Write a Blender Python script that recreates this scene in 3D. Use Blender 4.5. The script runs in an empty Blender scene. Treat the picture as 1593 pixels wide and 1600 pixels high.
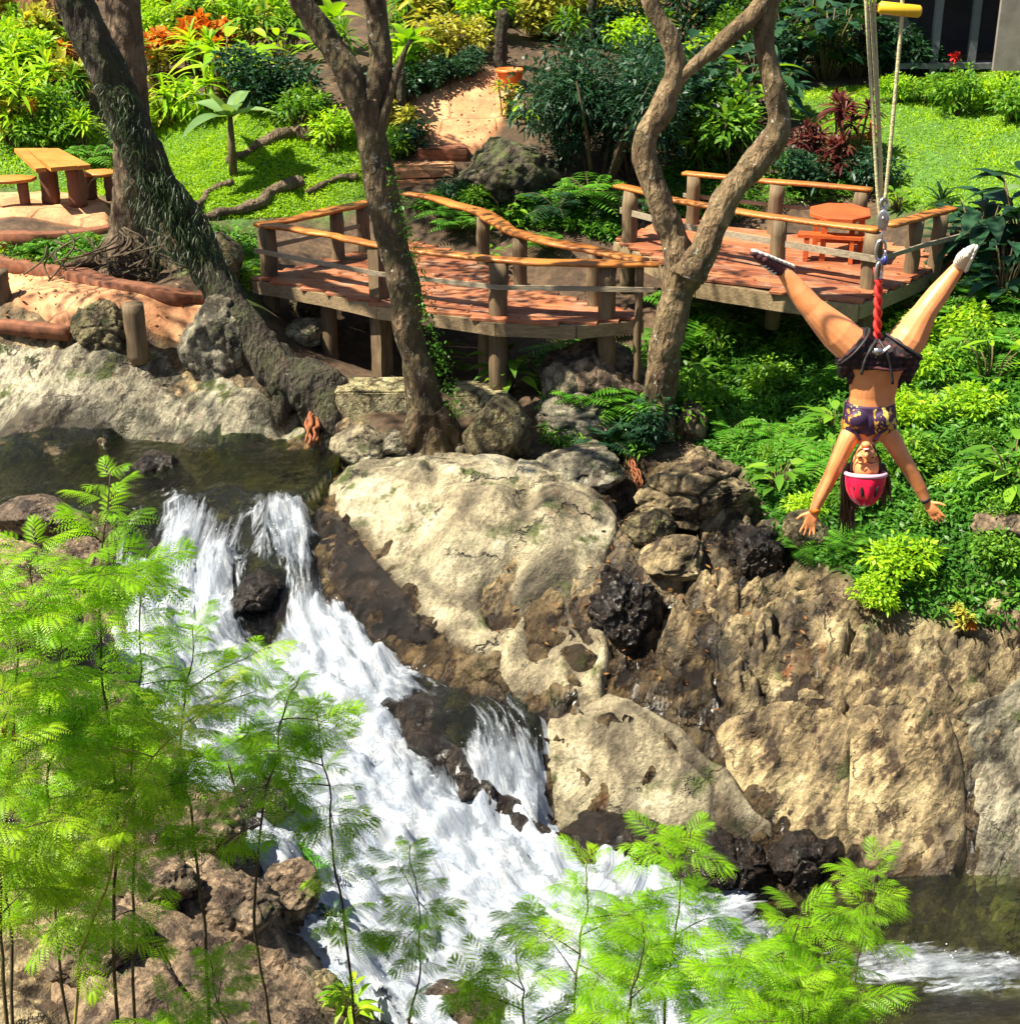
import bpy, bmesh, math, random
import numpy as np
from mathutils import Vector, Matrix
random.seed(7); RNG = np.random.default_rng(11)
SC = bpy.context.scene; COL = SC.collection
PI = math.pi
# ------------------------------------------------------------------ camera
HC = 6.4; PITCH = math.radians(24.0); FPX = 2323.0; CX, CY = 796.5, 800.0
def ray(px, py):
    u = (px - CX) / FPX; v = (CY - py) / FPX
    return np.array([u, math.cos(PITCH) + v * math.sin(PITCH), -math.sin(PITCH) + v * math.cos(PITCH)])
def at(px, py, Y):
    r = ray(px, py); return np.array([0, 0, HC]) + r * (Y / r[1])
def atz(px, py, z):
    r = ray(px, py); return np.array([0, 0, HC]) + r * ((z - HC) / r[2])
def ppm(p):                                   # photo pixels per metre at a point
    d = (p[1] * math.cos(PITCH) - (p[2] - HC) * math.sin(PITCH)); return FPX / d
# ------------------------------------------------------------------ noise
_perm = np.random.default_rng(3).permutation(256); _perm = np.concatenate([_perm, _perm, _perm])
_g = np.random.default_rng(4).normal(size=(256, 3)); _g /= np.linalg.norm(_g, axis=1)[:, None]
def perlin(p):
    p = np.asarray(p, float); i = np.floor(p).astype(int); f = p - i; u = f * f * f * (f * (f * 6 - 15) + 10)
    i &= 255; r = 0
    for a in (0, 1):
        for b in (0, 1):
            for c in (0, 1):
                h = _perm[_perm[_perm[(i[:, 0] + a) & 255] + ((i[:, 1] + b) & 255)] + ((i[:, 2] + c) & 255)]
                d = (_g[h] * (f - (a, b, c))).sum(1)
                w = (u[:, 0] if a else 1 - u[:, 0]) * (u[:, 1] if b else 1 - u[:, 1]) * (u[:, 2] if c else 1 - u[:, 2])
                r = r + d * w
    return r * 1.5
def fbm(p, o=4, g=.5):
    p = np.asarray(p, float); r = 0; a = 1
    for k in range(o): r = r + a * perlin(p * 2 ** k + 17.3 * k); a *= g
    return r
def ridged(p, o=4):
    r = 0; a = 1
    for k in range(o): r = r + a * (1 - np.abs(perlin(p * 2 ** k + 9.1 * k)) * 2); a *= .5
    return r / 2
def facets(p, tilt=.5, seed=0):
    """piecewise tilted blocks; returns (height, F2-F1)"""
    p = np.asarray(p, float); i = np.floor(p).astype(int); n = len(p)
    f1 = np.full(n, 9.); f2 = np.full(n, 9.); h1 = np.zeros(n)
    for a in (-1, 0, 1):
        for b in (-1, 0, 1):
            for c in (-1, 0, 1):
                j = i + (a, b, c); k = j & 255
                h = _perm[_perm[_perm[(k[:, 0] + seed) & 255] + k[:, 1]] + k[:, 2]]
                s = j + .5 + _g[h] * .55; d = p - s; dd = np.sqrt((d * d).sum(1))
                t = _g[_perm[h + 7]]; hh = (d * t).sum(1) * tilt + t[:, 0] * .25
                m = dd < f1; f2 = np.where(m, f1, np.minimum(f2, dd)); h1 = np.where(m, hh, h1); f1 = np.where(m, dd, f1)
    return h1, f2 - f1
def sstep(a, b, x):
    t = np.clip((x - a) / (b - a), 0, 1); return t * t * (3 - 2 * t)
# ------------------------------------------------------------------ mesh helpers
def mesh_np(name, V, F, attrs=None, smooth=True):
    me = bpy.data.meshes.new(name); V = np.asarray(V, np.float32)
    if not isinstance(F, (list, tuple)): F = [F]
    F = [np.asarray(f, np.int32) for f in F if len(f)]
    nl = sum(f.size for f in F); nf = sum(len(f) for f in F)
    me.vertices.add(len(V)); me.vertices.foreach_set('co', V.ravel())
    me.loops.add(nl); me.polygons.add(nf)
    me.loops.foreach_set('vertex_index', np.concatenate([f.ravel() for f in F]))
    tot = np.concatenate([np.full(len(f), f.shape[1], np.int32) for f in F])
    st = np.concatenate([[0], np.cumsum(tot)[:-1]]).astype(np.int32)
    me.polygons.foreach_set('loop_start', st); me.polygons.foreach_set('loop_total', tot)
    me.polygons.foreach_set('use_smooth', np.full(nf, smooth, bool))
    me.update(calc_edges=True); me.validate()
    for k, v in (attrs or {}).items():
        a = me.attributes.new(k, 'FLOAT', 'POINT'); a.data.foreach_set('value', np.asarray(v, np.float32))
    return me
class MB:
    def __init__(s): s.V = []; s.F = {}; s.n = 0; s.A = {}
    def add(s, V, F, **at_):
        V = np.asarray(V, float).reshape(-1, 3)
        for f in (F if isinstance(F, (list, tuple)) and len(F) and isinstance(F[0], np.ndarray) and F[0].ndim == 2 else [np.asarray(F)]):
            if len(f): s.F.setdefault(f.shape[1], []).append(np.asarray(f) + s.n)
        for k, v in at_.items(): s.A.setdefault(k, []).append(np.broadcast_to(np.asarray(v, float), (len(V),)))
        s.V.append(V); s.n += len(V); return s
    def box(s, c, size, rz=0, M=None):
        x, y, z = np.array(size) / 2
        v = np.array([[-x, -y, -z], [x, -y, -z], [x, y, -z], [-x, y, -z], [-x, -y, z], [x, -y, z], [x, y, z], [-x, y, z]])
        b = min(x, y, z) * .12                                  # a small worn chamfer: shrink top ring slightly
        c_, s_ = math.cos(rz), math.sin(rz)
        v = v @ np.array([[c_, s_, 0], [-s_, c_, 0], [0, 0, 1]])
        if M is not None: v = v @ np.array(M).T
        return s.add(v + np.array(c), np.array([[0, 3, 2, 1], [4, 5, 6, 7], [0, 1, 5, 4], [1, 2, 6, 5], [2, 3, 7, 6], [3, 0, 4, 7]]))
    def tube(s, pts, rad, seg=10, rough=0, ell=None, freq=3., **at_):
        V, F = tube(pts, rad, seg, ell)
        if rough:
            c = np.repeat(np.asarray(pts, float), seg, 0); d = V[:len(c)] - c
            nz = fbm(V[:len(c)] * freq, 3); V[:len(c)] = c + d * (1 + rough * nz)[:, None]
        return s.add(V, F, **at_)
    def mesh(s, name, smooth=True):
        at_ = {k: np.concatenate(v) for k, v in s.A.items() if sum(len(q) for q in v) == s.n}
        return mesh_np(name, np.concatenate(s.V), [np.concatenate(f) for f in s.F.values()], at_, smooth)
    def obj(s, name, mat, parent=None, loc=None, smooth=True):
        V = np.concatenate(s.V); o_ = np.zeros(3)
        if parent is not None: o_ = np.array(parent.matrix_world.translation if parent.parent is None else parent['_o'])
        elif loc is not None: o_ = np.array(loc)
        s.V = [V - o_]
        o = link(name, s.mesh(name, smooth), mat, parent)
        if parent is None: o.location = o_
        elif parent.parent is not None: pass
        o['_o'] = [float(q) for q in o_]
        return o
def link(name, me, mat, parent=None):
    o = bpy.data.objects.new(name, me); COL.objects.link(o)
    if mat is not None and not me.materials: me.materials.append(mat)
    if parent is not None: o.parent = parent
    return o
def catmull(P, n=8):
    P = np.asarray(P, float); Q = np.vstack([2 * P[0] - P[1], P, 2 * P[-1] - P[-2]]); out = []
    for i in range(len(P) - 1):
        a, b, c, d = Q[i:i + 4]
        for k in range(n):
            t = k / n; out.append(.5 * (2 * b + (c - a) * t + (2 * a - 5 * b + 4 * c - d) * t * t + (3 * b - a - 3 * c + d) * t ** 3))
    out.append(P[-1]); return np.array(out)
def tube(pts, rad, seg=10, ell=None, cap=True):
    P = np.asarray(pts, float); n = len(P); rad = np.broadcast_to(np.asarray(rad, float), (n,))
    T = np.gradient(P, axis=0); T /= np.linalg.norm(T, axis=1)[:, None] + 1e-9
    u = np.cross(T[0], (0, 0, 1)); 
    if np.linalg.norm(u) < .2: u = np.cross(T[0], (0, 1, 0))
    u /= np.linalg.norm(u); a = np.linspace(0, 2 * PI, seg, endpoint=False); V = []
    for i in range(n):
        u = u - T[i] * u.dot(T[i]); u /= np.linalg.norm(u); w = np.cross(T[i], u)
        e = 1 if ell is None else ell
        V.append(P[i] + rad[i] * (np.cos(a)[:, None] * u + e * np.sin(a)[:, None] * w))
    V = np.concatenate(V); j = np.arange(seg); k = (j + 1) % seg
    F = [np.concatenate([np.stack([i * seg + j, i * seg + k, (i + 1) * seg + k, (i + 1) * seg + j], 1) for i in range(n - 1)])]
    if cap:
        m = len(V); V = np.vstack([V, P[0], P[-1]])
        F.append(np.concatenate([np.stack([k, j, np.full(seg, m)], 1), np.stack([(n - 1) * seg + j, (n - 1) * seg + k, np.full(seg, m + 1)], 1)]))
    return V, F
def leaf_batch(mb, P, D, L, W, K=2, droop=.3, tint=None, rib=False, prof='lens', up=(0, 0, 1), twist=.5):
    n = len(P)
    if n == 0: return
    P = np.asarray(P, float); D = np.asarray(D, float); D = D / (np.linalg.norm(D, axis=1)[:, None] + 1e-9)
    L = np.broadcast_to(np.asarray(L, float), (n,)); W = np.broadcast_to(np.asarray(W, float), (n,))
    U = np.broadcast_to(np.asarray(up, float), (n, 3)) + RNG.normal(size=(n, 3)) * twist
    S = np.cross(D, U); S /= np.linalg.norm(S, axis=1)[:, None] + 1e-9
    N = np.cross(S, D)
    ts = np.linspace(0, 1, K + 1); rows = []
    for t in ts:
        c = P + D * (L * t)[:, None] + np.array([0, 0, -1.]) * (np.broadcast_to(droop, (n,)) * L * t * t)[:, None]
        if prof == 'lens': w = math.sin(PI * min(1, max(0, .06 + .94 * t) ** .8)) if t < 1 else .03
        elif prof == 'strap': w = .35 + .65 * math.sin(PI * min(1, t * .9 + .1)) if t < 1 else .04
        else: w = 1 - t * .97
        h = S * (W * .5 * w)[:, None]
        rows.append(np.stack([c - h, c - N * (W * .14 * w)[:, None], c + h] if rib else [c - h, c + h], 1))
    V = np.stack(rows, 1)                       # n,K+1,m,3
    m = V.shape[2]; base = np.arange(n)[:, None] * ((K + 1) * m)
    F = []
    for k in range(K):
        for j in range(m - 1):
            q = np.array([k * m + j, k * m + j + 1, (k + 1) * m + j + 1, (k + 1) * m + j]); F.append(base + q)
    tint = RNG.random(n) if tint is None else np.broadcast_to(tint, (n,))
    mb.add(V.reshape(-1, 3), np.concatenate(F), tint=np.repeat(tint, (K + 1) * m))
# ------------------------------------------------------------------ object conventions
def prop(o, label=None, cat=None, group=None, kind=None):
    for k, v in (('label', label), ('category', cat), ('group', group), ('kind', kind)):
        if v: o[k] = v
    return o
def thing(name, label, cat, loc=(0, 0, 0), group=None, rz=0, sc=1):
    o = bpy.data.objects.new(name, None); COL.objects.link(o); o.location = [float(q) for q in loc]
    o.rotation_euler = (0, 0, rz); o.scale = (sc, sc, sc) if np.isscalar(sc) else sc
    o.empty_display_size = .2
    o.matrix_world = Matrix.LocRotScale(Vector([float(q) for q in loc]), o.rotation_euler, o.scale)
    return prop(o, label, cat, group)
# ------------------------------------------------------------------ terrain
C = [(-500,700,-2.2),(0,700,-2.2),(250,705,-2.2),(450,700,-2.2),(0,770,-2.2),(300,750,-2.2),(480,735,-2.15),(-500,780,-2.2),
 (0,685,-1.8),(300,688,-1.85),(470,672,-1.8),(0,530,-.7),(250,545,-.8),(420,600,-1.2),(500,640,-1.6),
 (0,500,-.45),(200,520,-.5),(0,425,-.35),(200,450,-.35),(380,480,-.4),(0,390,0),(180,400,-.02),(350,420,0),
 (0,370,.17),(150,360,.17),(0,300,.2),(150,300,.2),(60,230,.8),(60,150,1.5),(100,50,2.4),(100,-10,3),
 (300,330,.3),(300,250,.8),(400,200,1.3),(300,150,1.6),(520,250,.8),(520,330,.1),(400,380,-.1),(450,60,2.4),
 (590,612,-1.3),(780,612,-1.35),(690,640,-1.5),(900,600,-1.2),(700,350,0),(800,345,0),(660,290,.5),(660,250,.9),(700,200,1.3),(720,140,1.9),(700,60,2.6),(900,250,.9),(900,60,2.4),(860,320,.3),
 (1480,330,.5),(1480,230,1.1),(1480,150,1.6),(1300,130,1.7),(1550,100,2.),(1200,250,.8),(1100,300,.2),(1350,310,.25),
 (1200,430,-.7),(1000,430,-.6),(1300,520,-.8),(1150,520,-.9),(1200,650,-1.6),(1100,690,-1.8),(1000,640,-1.6),(1250,800,-2.),(1450,650,-1.),(1560,600,-.6),(1400,900,-2.05),(1593,950,-2.2),(1560,450,0),(1420,480,-.35),
 (1593,1378,-5.2),(1400,1395,-5.2),(1250,1405,-5.2),(1150,1440,-5.25),(1450,1150,-3.5),(1450,980,-2.45),(1250,1000,-2.6),(1200,900,-2.3),(1100,850,-2.2),(1050,720,-1.85),(1000,1000,-2.95),(1000,1100,-3.4),(1000,1280,-4.6),(870,1330,-4.85),(1250,1200,-4.),(1150,1330,-4.8),
 (700,705,-1.75),(550,740,-2.),(900,730,-1.85),(700,850,-2.2),(880,880,-2.3),(650,950,-2.85),(850,1000,-3.),(860,1080,-3.4),
 (350,785,-2.05),(200,800,-2.1),(250,900,-2.7),(300,1000,-3.2),(450,900,-2.6),(500,1050,-3.4),(600,1100,-3.6),(400,1150,-3.9),(600,1250,-4.4),(800,1350,-4.95),(500,1350,-4.65),(1000,1450,-5.2),(700,1500,-5.2),(900,1600,-5.4),(1300,1500,-5.5),(1500,1450,-5.6),(1593,1600,-5.4),(730,1180,-4.0),(790,1290,-4.7),
 (60,830,-1.95),(100,1000,-2.5),(100,1200,-3.1),(250,1300,-3.3),(400,1350,-3.9),(430,1450,-4.2),(200,1450,-3.5),(500,1570,-4.6),(100,1600,-3.5),(300,1600,-3.9),(-300,900,-1.9),(-300,1200,-2.5)]
CP = np.array([atz(*c) for c in C])
CP = np.vstack([CP, [(-2,23.4,-1.45),(-.5,23.4,-1.5),(-3,24.2,-1.25),(.5,22.7,-1.45),(-1.6,24.7,-1.3),(-4,8,-1.9),(0,8,-3.2),(4,8,-3.8),(-4,4,1.3),(0,4,.9),(4,4,.7),(0,0,4.4),(-7,0,4.6),(7,0,4.2),(4,11,-5.4),(9,9,-4.5),(-9,9,-1.5),
 (-30,42,4.2),(0,46,3.8),(30,42,3.8),(-30,25,1),(30,25,1.2),(-20,18,-1.9),(20,17,-2.2),(20,12,-5.2),(-20,12,-1.6),(0,90,9),(-70,90,11),(70,90,10),(70,20,1),(-70,20,0),(-70,-10,5),(70,-10,4),(0,-10,6)]])
def _tps():
    X = CP[:, :2] / 10; n = len(X)
    d2 = ((X[:, None] - X[None]) ** 2).sum(2); K = .5 * d2 * np.log(d2 + 1e-12) + np.eye(n) * 2e-4
    P = np.hstack([np.ones((n, 1)), X]); A = np.block([[K, P], [P.T, np.zeros((3, 3))]])
    return X, np.linalg.solve(A, np.concatenate([CP[:, 2], np.zeros(3)]))
_TX, _TW = _tps()
def T0(xy):
    xy = np.asarray(xy, float).reshape(-1, 2) / 10; out = np.empty(len(xy))
    for s in range(0, len(xy), 20000):
        q = xy[s:s + 20000]; d2 = ((q[:, None] - _TX[None]) ** 2).sum(2)
        out[s:s + 20000] = (.5 * d2 * np.log(d2 + 1e-12)) @ _TW[:-3] + _TW[-3] + q @ _TW[-2:]
    return out
def hit(px, py, f=None):
    r = ray(px, py); ts = np.arange(5, 95, .12); P = np.array([0, 0, HC]) + ts[:, None] * (r / r[1])
    below = P[:, 2] <= T0(P[:, :2]); i = np.argmax(below) if below.any() else len(ts) - 1
    a, b = ts[max(0, i - 1)], ts[i]
    for _ in range(12):
        m = (a + b) / 2; p = np.array([0, 0, HC]) + m * (r / r[1])
        if p[2] <= T0(p[None, :2])[0]: b = m
        else: a = m
    return np.array([0, 0, HC]) + b * (r / r[1])
def polyxy(pts): return np.array([hit(*p)[:2] for p in pts])
def sdist(xy, poly):
    """distance to polygon edge, positive inside"""
    xy = np.asarray(xy, float); d = np.full(len(xy), 1e9); ins = np.zeros(len(xy), bool); n = len(poly)
    for i in range(n):
        a, b = poly[i], poly[(i + 1) % n]; ab = b - a; t = np.clip(((xy - a) @ ab) / (ab @ ab + 1e-12), 0, 1)
        d = np.minimum(d, np.linalg.norm(xy - a - t[:, None] * ab, axis=1))
        c = ((a[1] > xy[:, 1]) != (b[1] > xy[:, 1])); xx = a[0] + (xy[:, 1] - a[1]) / (b[1] - a[1] + 1e-12) * ab[0]
        ins ^= c & (xy[:, 0] < xx)
    return np.where(ins, d, -d)
def sample_poly(poly, n):
    lo, hi = poly.min(0), poly.max(0); out = np.zeros((0, 2))
    while len(out) < n:
        q = lo + RNG.random((n * 2, 2)) * (hi - lo); out = np.vstack([out, q[sdist(q, poly) > 0]])
    return out[:n]
ROCKZ = polyxy([(-300,545),(250,530),(430,590),(530,640),(640,690),(830,690),(1000,700),(1180,740),(1290,900),(1420,955),(1700,960),(1750,1480),(1500,1560),(1300,1640),(900,1700),(300,1750),(-200,1750),(-300,1100),(-300,760)])
def rockmask(xy): return sstep(-.25, .35, sdist(xy, ROCKZ) + .25 * perlin(np.c_[xy * 1.3, np.zeros(len(xy))]))
CLIFF = polyxy([(880,700),(1180,745),(1290,900),(1420,955),(1800,950),(1800,1420),(1250,1420),(860,1340),(840,1110),(960,1000)])
CREV = None
def T(xy, crev=False):
    """terrain with rock relief"""
    xy = np.asarray(xy, float).reshape(-1, 2); z = T0(xy); P = np.c_[xy, z]
    near = (np.abs(xy[:, 0]) < 13) & (xy[:, 1] > 8) & (xy[:, 1] < 25)
    add = .05 * perlin(P * .9); cv = np.zeros(len(xy))
    if near.any():
        Q = P[near]; m = rockmask(Q[:, :2]); c = sstep(-.5, .5, sdist(Q[:, :2], CLIFF))
        S = Q @ np.array([[.8, .35, .3], [-.2, .9, -.5], [-.45, .2, .9]])
        w = fbm(S * 1.1, 3)[:, None] * .25
        h1, e1 = facets(S * np.array([1.0, 1.2, 1.5]) + w, .8); h2, e2 = facets(S * np.array([2.2, 3., 4.2]) + w * 2 + 40, .8, 5)
        h1 = h1 * sstep(0, .16, e1); h2 = h2 * sstep(0, .12, e2); r = .24 * h1 - .14 * (1 - sstep(0, .16, e1)) + .085 * h2 - .05 * (1 - sstep(0, .15, e2)) + .035 * fbm(S * 3, 4) + .05 * facets(S * np.array([4., 6., 9.]) + w * 3 + 70, .9, 13)[0]
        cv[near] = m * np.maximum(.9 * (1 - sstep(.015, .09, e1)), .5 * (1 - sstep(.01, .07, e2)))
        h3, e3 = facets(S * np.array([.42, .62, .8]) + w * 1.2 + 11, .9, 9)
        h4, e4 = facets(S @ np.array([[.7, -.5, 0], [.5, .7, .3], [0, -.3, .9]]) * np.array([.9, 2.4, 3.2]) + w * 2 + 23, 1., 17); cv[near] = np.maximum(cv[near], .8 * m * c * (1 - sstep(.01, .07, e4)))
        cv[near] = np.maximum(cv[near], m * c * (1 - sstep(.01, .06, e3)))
        add[near] += m * (r * (.6 + .55 * c) + c * .16 * h4 * sstep(0, .10, e4) + c * (.42 * h3 * sstep(0, .22, e3) - .16 * (1 - sstep(0, .05, e3)) + .05 * fbm(S * np.array([1.2, 3, 4]), 4) - .09 * (1 - sstep(0, .05, np.abs(perlin(S * np.array([.8, 2.6, 1.2])))))))
    if crev: return z + add, cv
    return z + add
# ------------------------------------------------------------------ materials
class NT:
    def __init__(s, name):
        s.m = bpy.data.materials.new(name); s.m.use_nodes = True; s.t = s.m.node_tree; s.t.nodes.clear()
        s.out = s.t.nodes.new('ShaderNodeOutputMaterial')
    def n(s, typ, **kw):
        o = s.t.nodes.new('ShaderNode' + typ); ins = kw.pop('i', {})
        for k, v in kw.items(): setattr(o, k, v)
        for k, v in ins.items():
            if hasattr(v, 'bl_idname') or hasattr(v, 'is_output'): s.t.links.new(v, o.inputs[k])
            else: o.inputs[k].default_value = v
        return o
    def pos(s, scale=(1, 1, 1), obj=True, rot=(0, 0, 0)):
        c = s.n('TexCoord').outputs['Object'] if obj else s.n('NewGeometry').outputs['Position']
        return s.n('Mapping', i={'Vector': c, 'Scale': scale, 'Rotation': rot}).outputs[0]
    def noise(s, v, scale, detail=5, rough=.55, dist=0, out='Fac'):
        return s.n('TexNoise', i={'Vector': v, 'Scale': scale, 'Detail': detail, 'Roughness': rough, 'Distortion': dist}).outputs[out]
    def ramp(s, f, stops, interp='LINEAR'):
        r = s.n('ValToRGB', i={'Fac': f}); e = r.color_ramp; e.interpolation = interp
        while len(e.elements) < len(stops): e.elements.new(.5)
        for q, (p, c) in zip(e.elements, stops):
            q.position = p; q.color = (*c, 1) if len(c) == 3 else c
        return r.outputs['Color']
    def fr(s, f, a, b):                                  # remap to 0..1
        return s.n('MapRange', i={'Value': f, 'From Min': a, 'From Max': b}).outputs[0]
    def mix(s, f, a, b, mode='MIX'):
        o = s.n('Mix', data_type='RGBA', blend_type=mode)
        for k, v in ((0, f), (6, a), (7, b)):
            if hasattr(v, 'is_output'): s.t.links.new(v, o.inputs[k])
            else: o.inputs[k].default_value = (*v, 1) if (not np.isscalar(v) and len(v) == 3) else v
        return o.outputs[2]
    def math(s, op, a, b=0.):
        return s.n('Math', operation=op, i={0: a, 1: b}).outputs[0]
    def attr(s, name): return s.n('Attribute', attribute_name=name).outputs['Fac']
    def bump(s, h, strength=.5, dist=.05, normal=None):
        i = {'Height': h, 'Strength': strength, 'Distance': dist}
        if normal is not None: i['Normal'] = normal
        return s.n('Bump', i=i).outputs[0]
    def princ(s, color, rough=.7, normal=None, **kw):
        i = {'Roughness': rough}
        if hasattr(color, 'is_output'): i['Base Color'] = color
        else: i['Base Color'] = (*color, 1)
        if normal is not None: i['Normal'] = normal
        i.update(kw); return s.n('BsdfPrincipled', i=i).outputs[0]
    def done(s, sh): s.t.links.new(sh, s.out.inputs[0]); return s.m
def leafmat(name, stops, trans=.45, rough=.45, tcol=None):
    t = NT(name); f = t.attr('tint'); nz = t.noise(t.pos((1, 1, 1), False), 1.7, 2)
    f2 = t.math('ADD', t.math('MULTIPLY', f, .7), t.math('MULTIPLY', t.math('SUBTRACT', nz, .35), .8))
    k = len(stops); c = t.ramp(f2, [(i / max(1, k - 1), q) for i, q in enumerate(stops)])
    p = t.princ(c, rough, **{'Specular IOR Level': .35})
    tc = t.mix(1., c, tcol or (1.5, 1.35, .5), 'MULTIPLY')
    tr = t.n('BsdfTranslucent', i={'Color': tc}).outputs[0]
    return t.done(t.n('MixShader', i={0: trans, 1: p, 2: tr}).outputs[0])
def rockcol(t, v, scale=1., pal=None, wet=None, moss=.0, rust=.0, strata=.4):
    """colour, roughness, normal of weathered river rock"""
    pal = pal or ((.03, .021, .012), (.15, .11, .058), (.35, .262, .132), (.50, .41, .235))
    n1 = t.noise(v, 1.1 * scale, 8, .62, .6)
    st = t.noise(t.n('Mapping', i={'Vector': t.n('Mapping', i={'Vector': v, 'Rotation': (.5, 1.0, .25)}).outputs[0], 'Scale': (1.1, 2.2, 4.5)}).outputs[0], 1.6 * scale, 7, .6, .8)
    g = t.noise(v, 22 * scale, 4, .7)
    f = t.math('ADD', t.math('MULTIPLY', n1, 1 - strata), t.math('MULTIPLY', st, strata))
    c = t.ramp(f, [(.34, pal[0]), (.45, pal[1]), (.54, pal[2]), (.66, pal[3])])
    c = t.mix(t.fr(t.noise(v, .55 * scale, 3), .45, .62), c, t.mix(1., c, (.90, .94, .98), 'MULTIPLY'))
    c = t.mix(.55, c, t.ramp(g, [(.3, (.25, .25, .25)), (.6, (.85, .85, .85))]), 'OVERLAY')
    wv = t.mix(.55, v, t.noise(v, 1.6 * scale, 5, .65, 0, 'Color'))
    cr = t.n('TexVoronoi', feature='DISTANCE_TO_EDGE', i={'Vector': wv, 'Scale': 1.5 * scale}).outputs['Distance']
    crk = t.math('MULTIPLY', t.fr(cr, .022, .0), t.fr(t.noise(v, 1.3 * scale, 2), .5, .62))
    c = t.mix(crk, c, (.025, .02, .016))
    if moss:
        up = t.n('SeparateXYZ', i={0: t.n('NewGeometry').outputs['Normal']}).outputs[2]
        mm = t.math('MULTIPLY', t.fr(t.noise(v, 2.3 * scale, 6, .65), .62 - .2 * moss, .72 - .2 * moss), t.fr(up, -.2, .5))
        c = t.mix(mm, c, t.ramp(g, [(.3, (.035, .05, .012)), (.7, (.12, .14, .035))]))
    if rust:
        rm = t.fr(t.noise(v, 1.9 * scale, 5, .6, 1.), .68 - .1 * rust, .78 - .1 * rust)
        c = t.mix(t.math('MULTIPLY', rm, .75), c, (.28, .085, .018))
    def chip(sc, rot, ani):
        vr = t.n('Mapping', i={'Vector': t.mix(.30, v, t.noise(v, 1.5 * scale, 4, .6, 0, 'Color')), 'Rotation': rot}).outputs[0]; vv = t.n('Mapping', i={'Vector': vr, 'Scale': tuple(q * sc * scale for q in ani)}).outputs[0]
        vo = t.n('TexVoronoi', i={'Vector': vv, 'Scale': 1.})
        d = t.n('VectorMath', operation='SUBTRACT', i={0: vv, 1: vo.outputs['Position']}).outputs[0]; k = t.n('VectorMath', operation='SUBTRACT', i={0: vo.outputs['Color'], 1: (.5, .5, .5)}).outputs[0]
        return t.n('VectorMath', operation='DOT_PRODUCT', i={0: d, 1: k}).outputs['Value'], t.n('SeparateColor', i={0: vo.outputs['Color']}).outputs[0]
    c1, k1 = chip(2.2, (.5, 1.0, .25), (.8, 1.6, 2.6)); c2, k2 = chip(6.5, (.7, .85, .1), (.8, 1.7, 2.4))
    c = t.mix(min(1., strata * 1.6), c, t.ramp(t.math('ADD', t.math('MULTIPLY', k1, .5), t.math('MULTIPLY', k2, .5)), [(.2, (.36, .35, .34)), (.8, (.64, .64, .63))]), 'OVERLAY')
    sv = t.n('Mapping', i={'Vector': t.n('Mapping', i={'Vector': t.mix(.25, v, t.noise(v, 1.2 * scale, 4, .6, 0, 'Color')), 'Rotation': (-.75, .25, .5)}).outputs[0], 'Scale': (2.6, 1.4, .8)}).outputs[0]
    sn = t.noise(sv, 1.5 * scale, 9, .72)
    c = t.mix(t.math('MULTIPLY', t.fr(sn, .53, .58), min(.95, strata * 2.6)), c, t.mix(1., c, (.20, .15, .14), 'MULTIPLY'))
    c = t.mix(t.math('MULTIPLY', t.fr(t.noise(v, 9 * scale, 6, .75), .57, .66), .5), c, t.mix(1., c, (.42, .38, .34), 'MULTIPLY'))
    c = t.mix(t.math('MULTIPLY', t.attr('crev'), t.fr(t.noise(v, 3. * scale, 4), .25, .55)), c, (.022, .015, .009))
    rgh = .82
    if wet is not None:
        c = t.mix(wet, c, t.mix(1., c, (.30, .27, .25), 'MULTIPLY')); rgh = t.n('MapRange', i={'Value': wet, 'To Min': .85, 'To Max': .16}).outputs[0]
    h = t.math('ADD', t.math('MULTIPLY', n1, .6), t.math('ADD', t.math('ADD', t.math('MULTIPLY', st, strata * .5), t.math('ADD', t.math('MULTIPLY', c1, strata * 2.6), t.math('MULTIPLY', c2, strata * 1.5))), t.math('MULTIPLY', g, .10)))
    h = t.math('SUBTRACT', h, t.math('MULTIPLY', crk, .3))
    return c, rgh, t.bump(t.math('ADD', h, t.math('MULTIPLY', t.noise(v, 9 * scale, 6, .75), .35)), 1., .2 / scale)
def rockmat(name, scale=1., pal=None, wet=False, moss=0., rust=0., strata=.4):
    t = NT(name); v = t.pos()
    c, r, n = rockcol(t, v, scale, pal, t.attr('wet') if wet else None, moss, rust, strata)
    return t.done(t.princ(c, r, n))
def woodmat(name, cols, along=(1, 14, 14), rough=.55, scale=2., tint=False):
    t = NT(name); v = t.pos(along)
    g = t.noise(v, scale, 7, .62, .4); b = t.noise(t.pos(), 1.4, 3)
    f = t.math('ADD', t.math('MULTIPLY', g, .6), t.math('MULTIPLY', b, .4)); k = len(cols)
    c = t.ramp(f, [(.32 + .38 * i / (k - 1), q) for i, q in enumerate(cols)])
    if tint:
        c = t.mix(1., c, t.ramp(t.attr('tint'), [(0, (.50, .46, .44)), (.6, (.95, .95, .95)), (1, (1., 1.08, 1.15))]), 'MULTIPLY')
        c = t.mix(t.math('MULTIPLY', t.fr(t.noise(t.pos(), 2.4, 6, .65), .5, .66), .6), c, (.30, .20, .13))
    return t.done(t.princ(c, rough, t.bump(g, .5, .02)))
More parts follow.
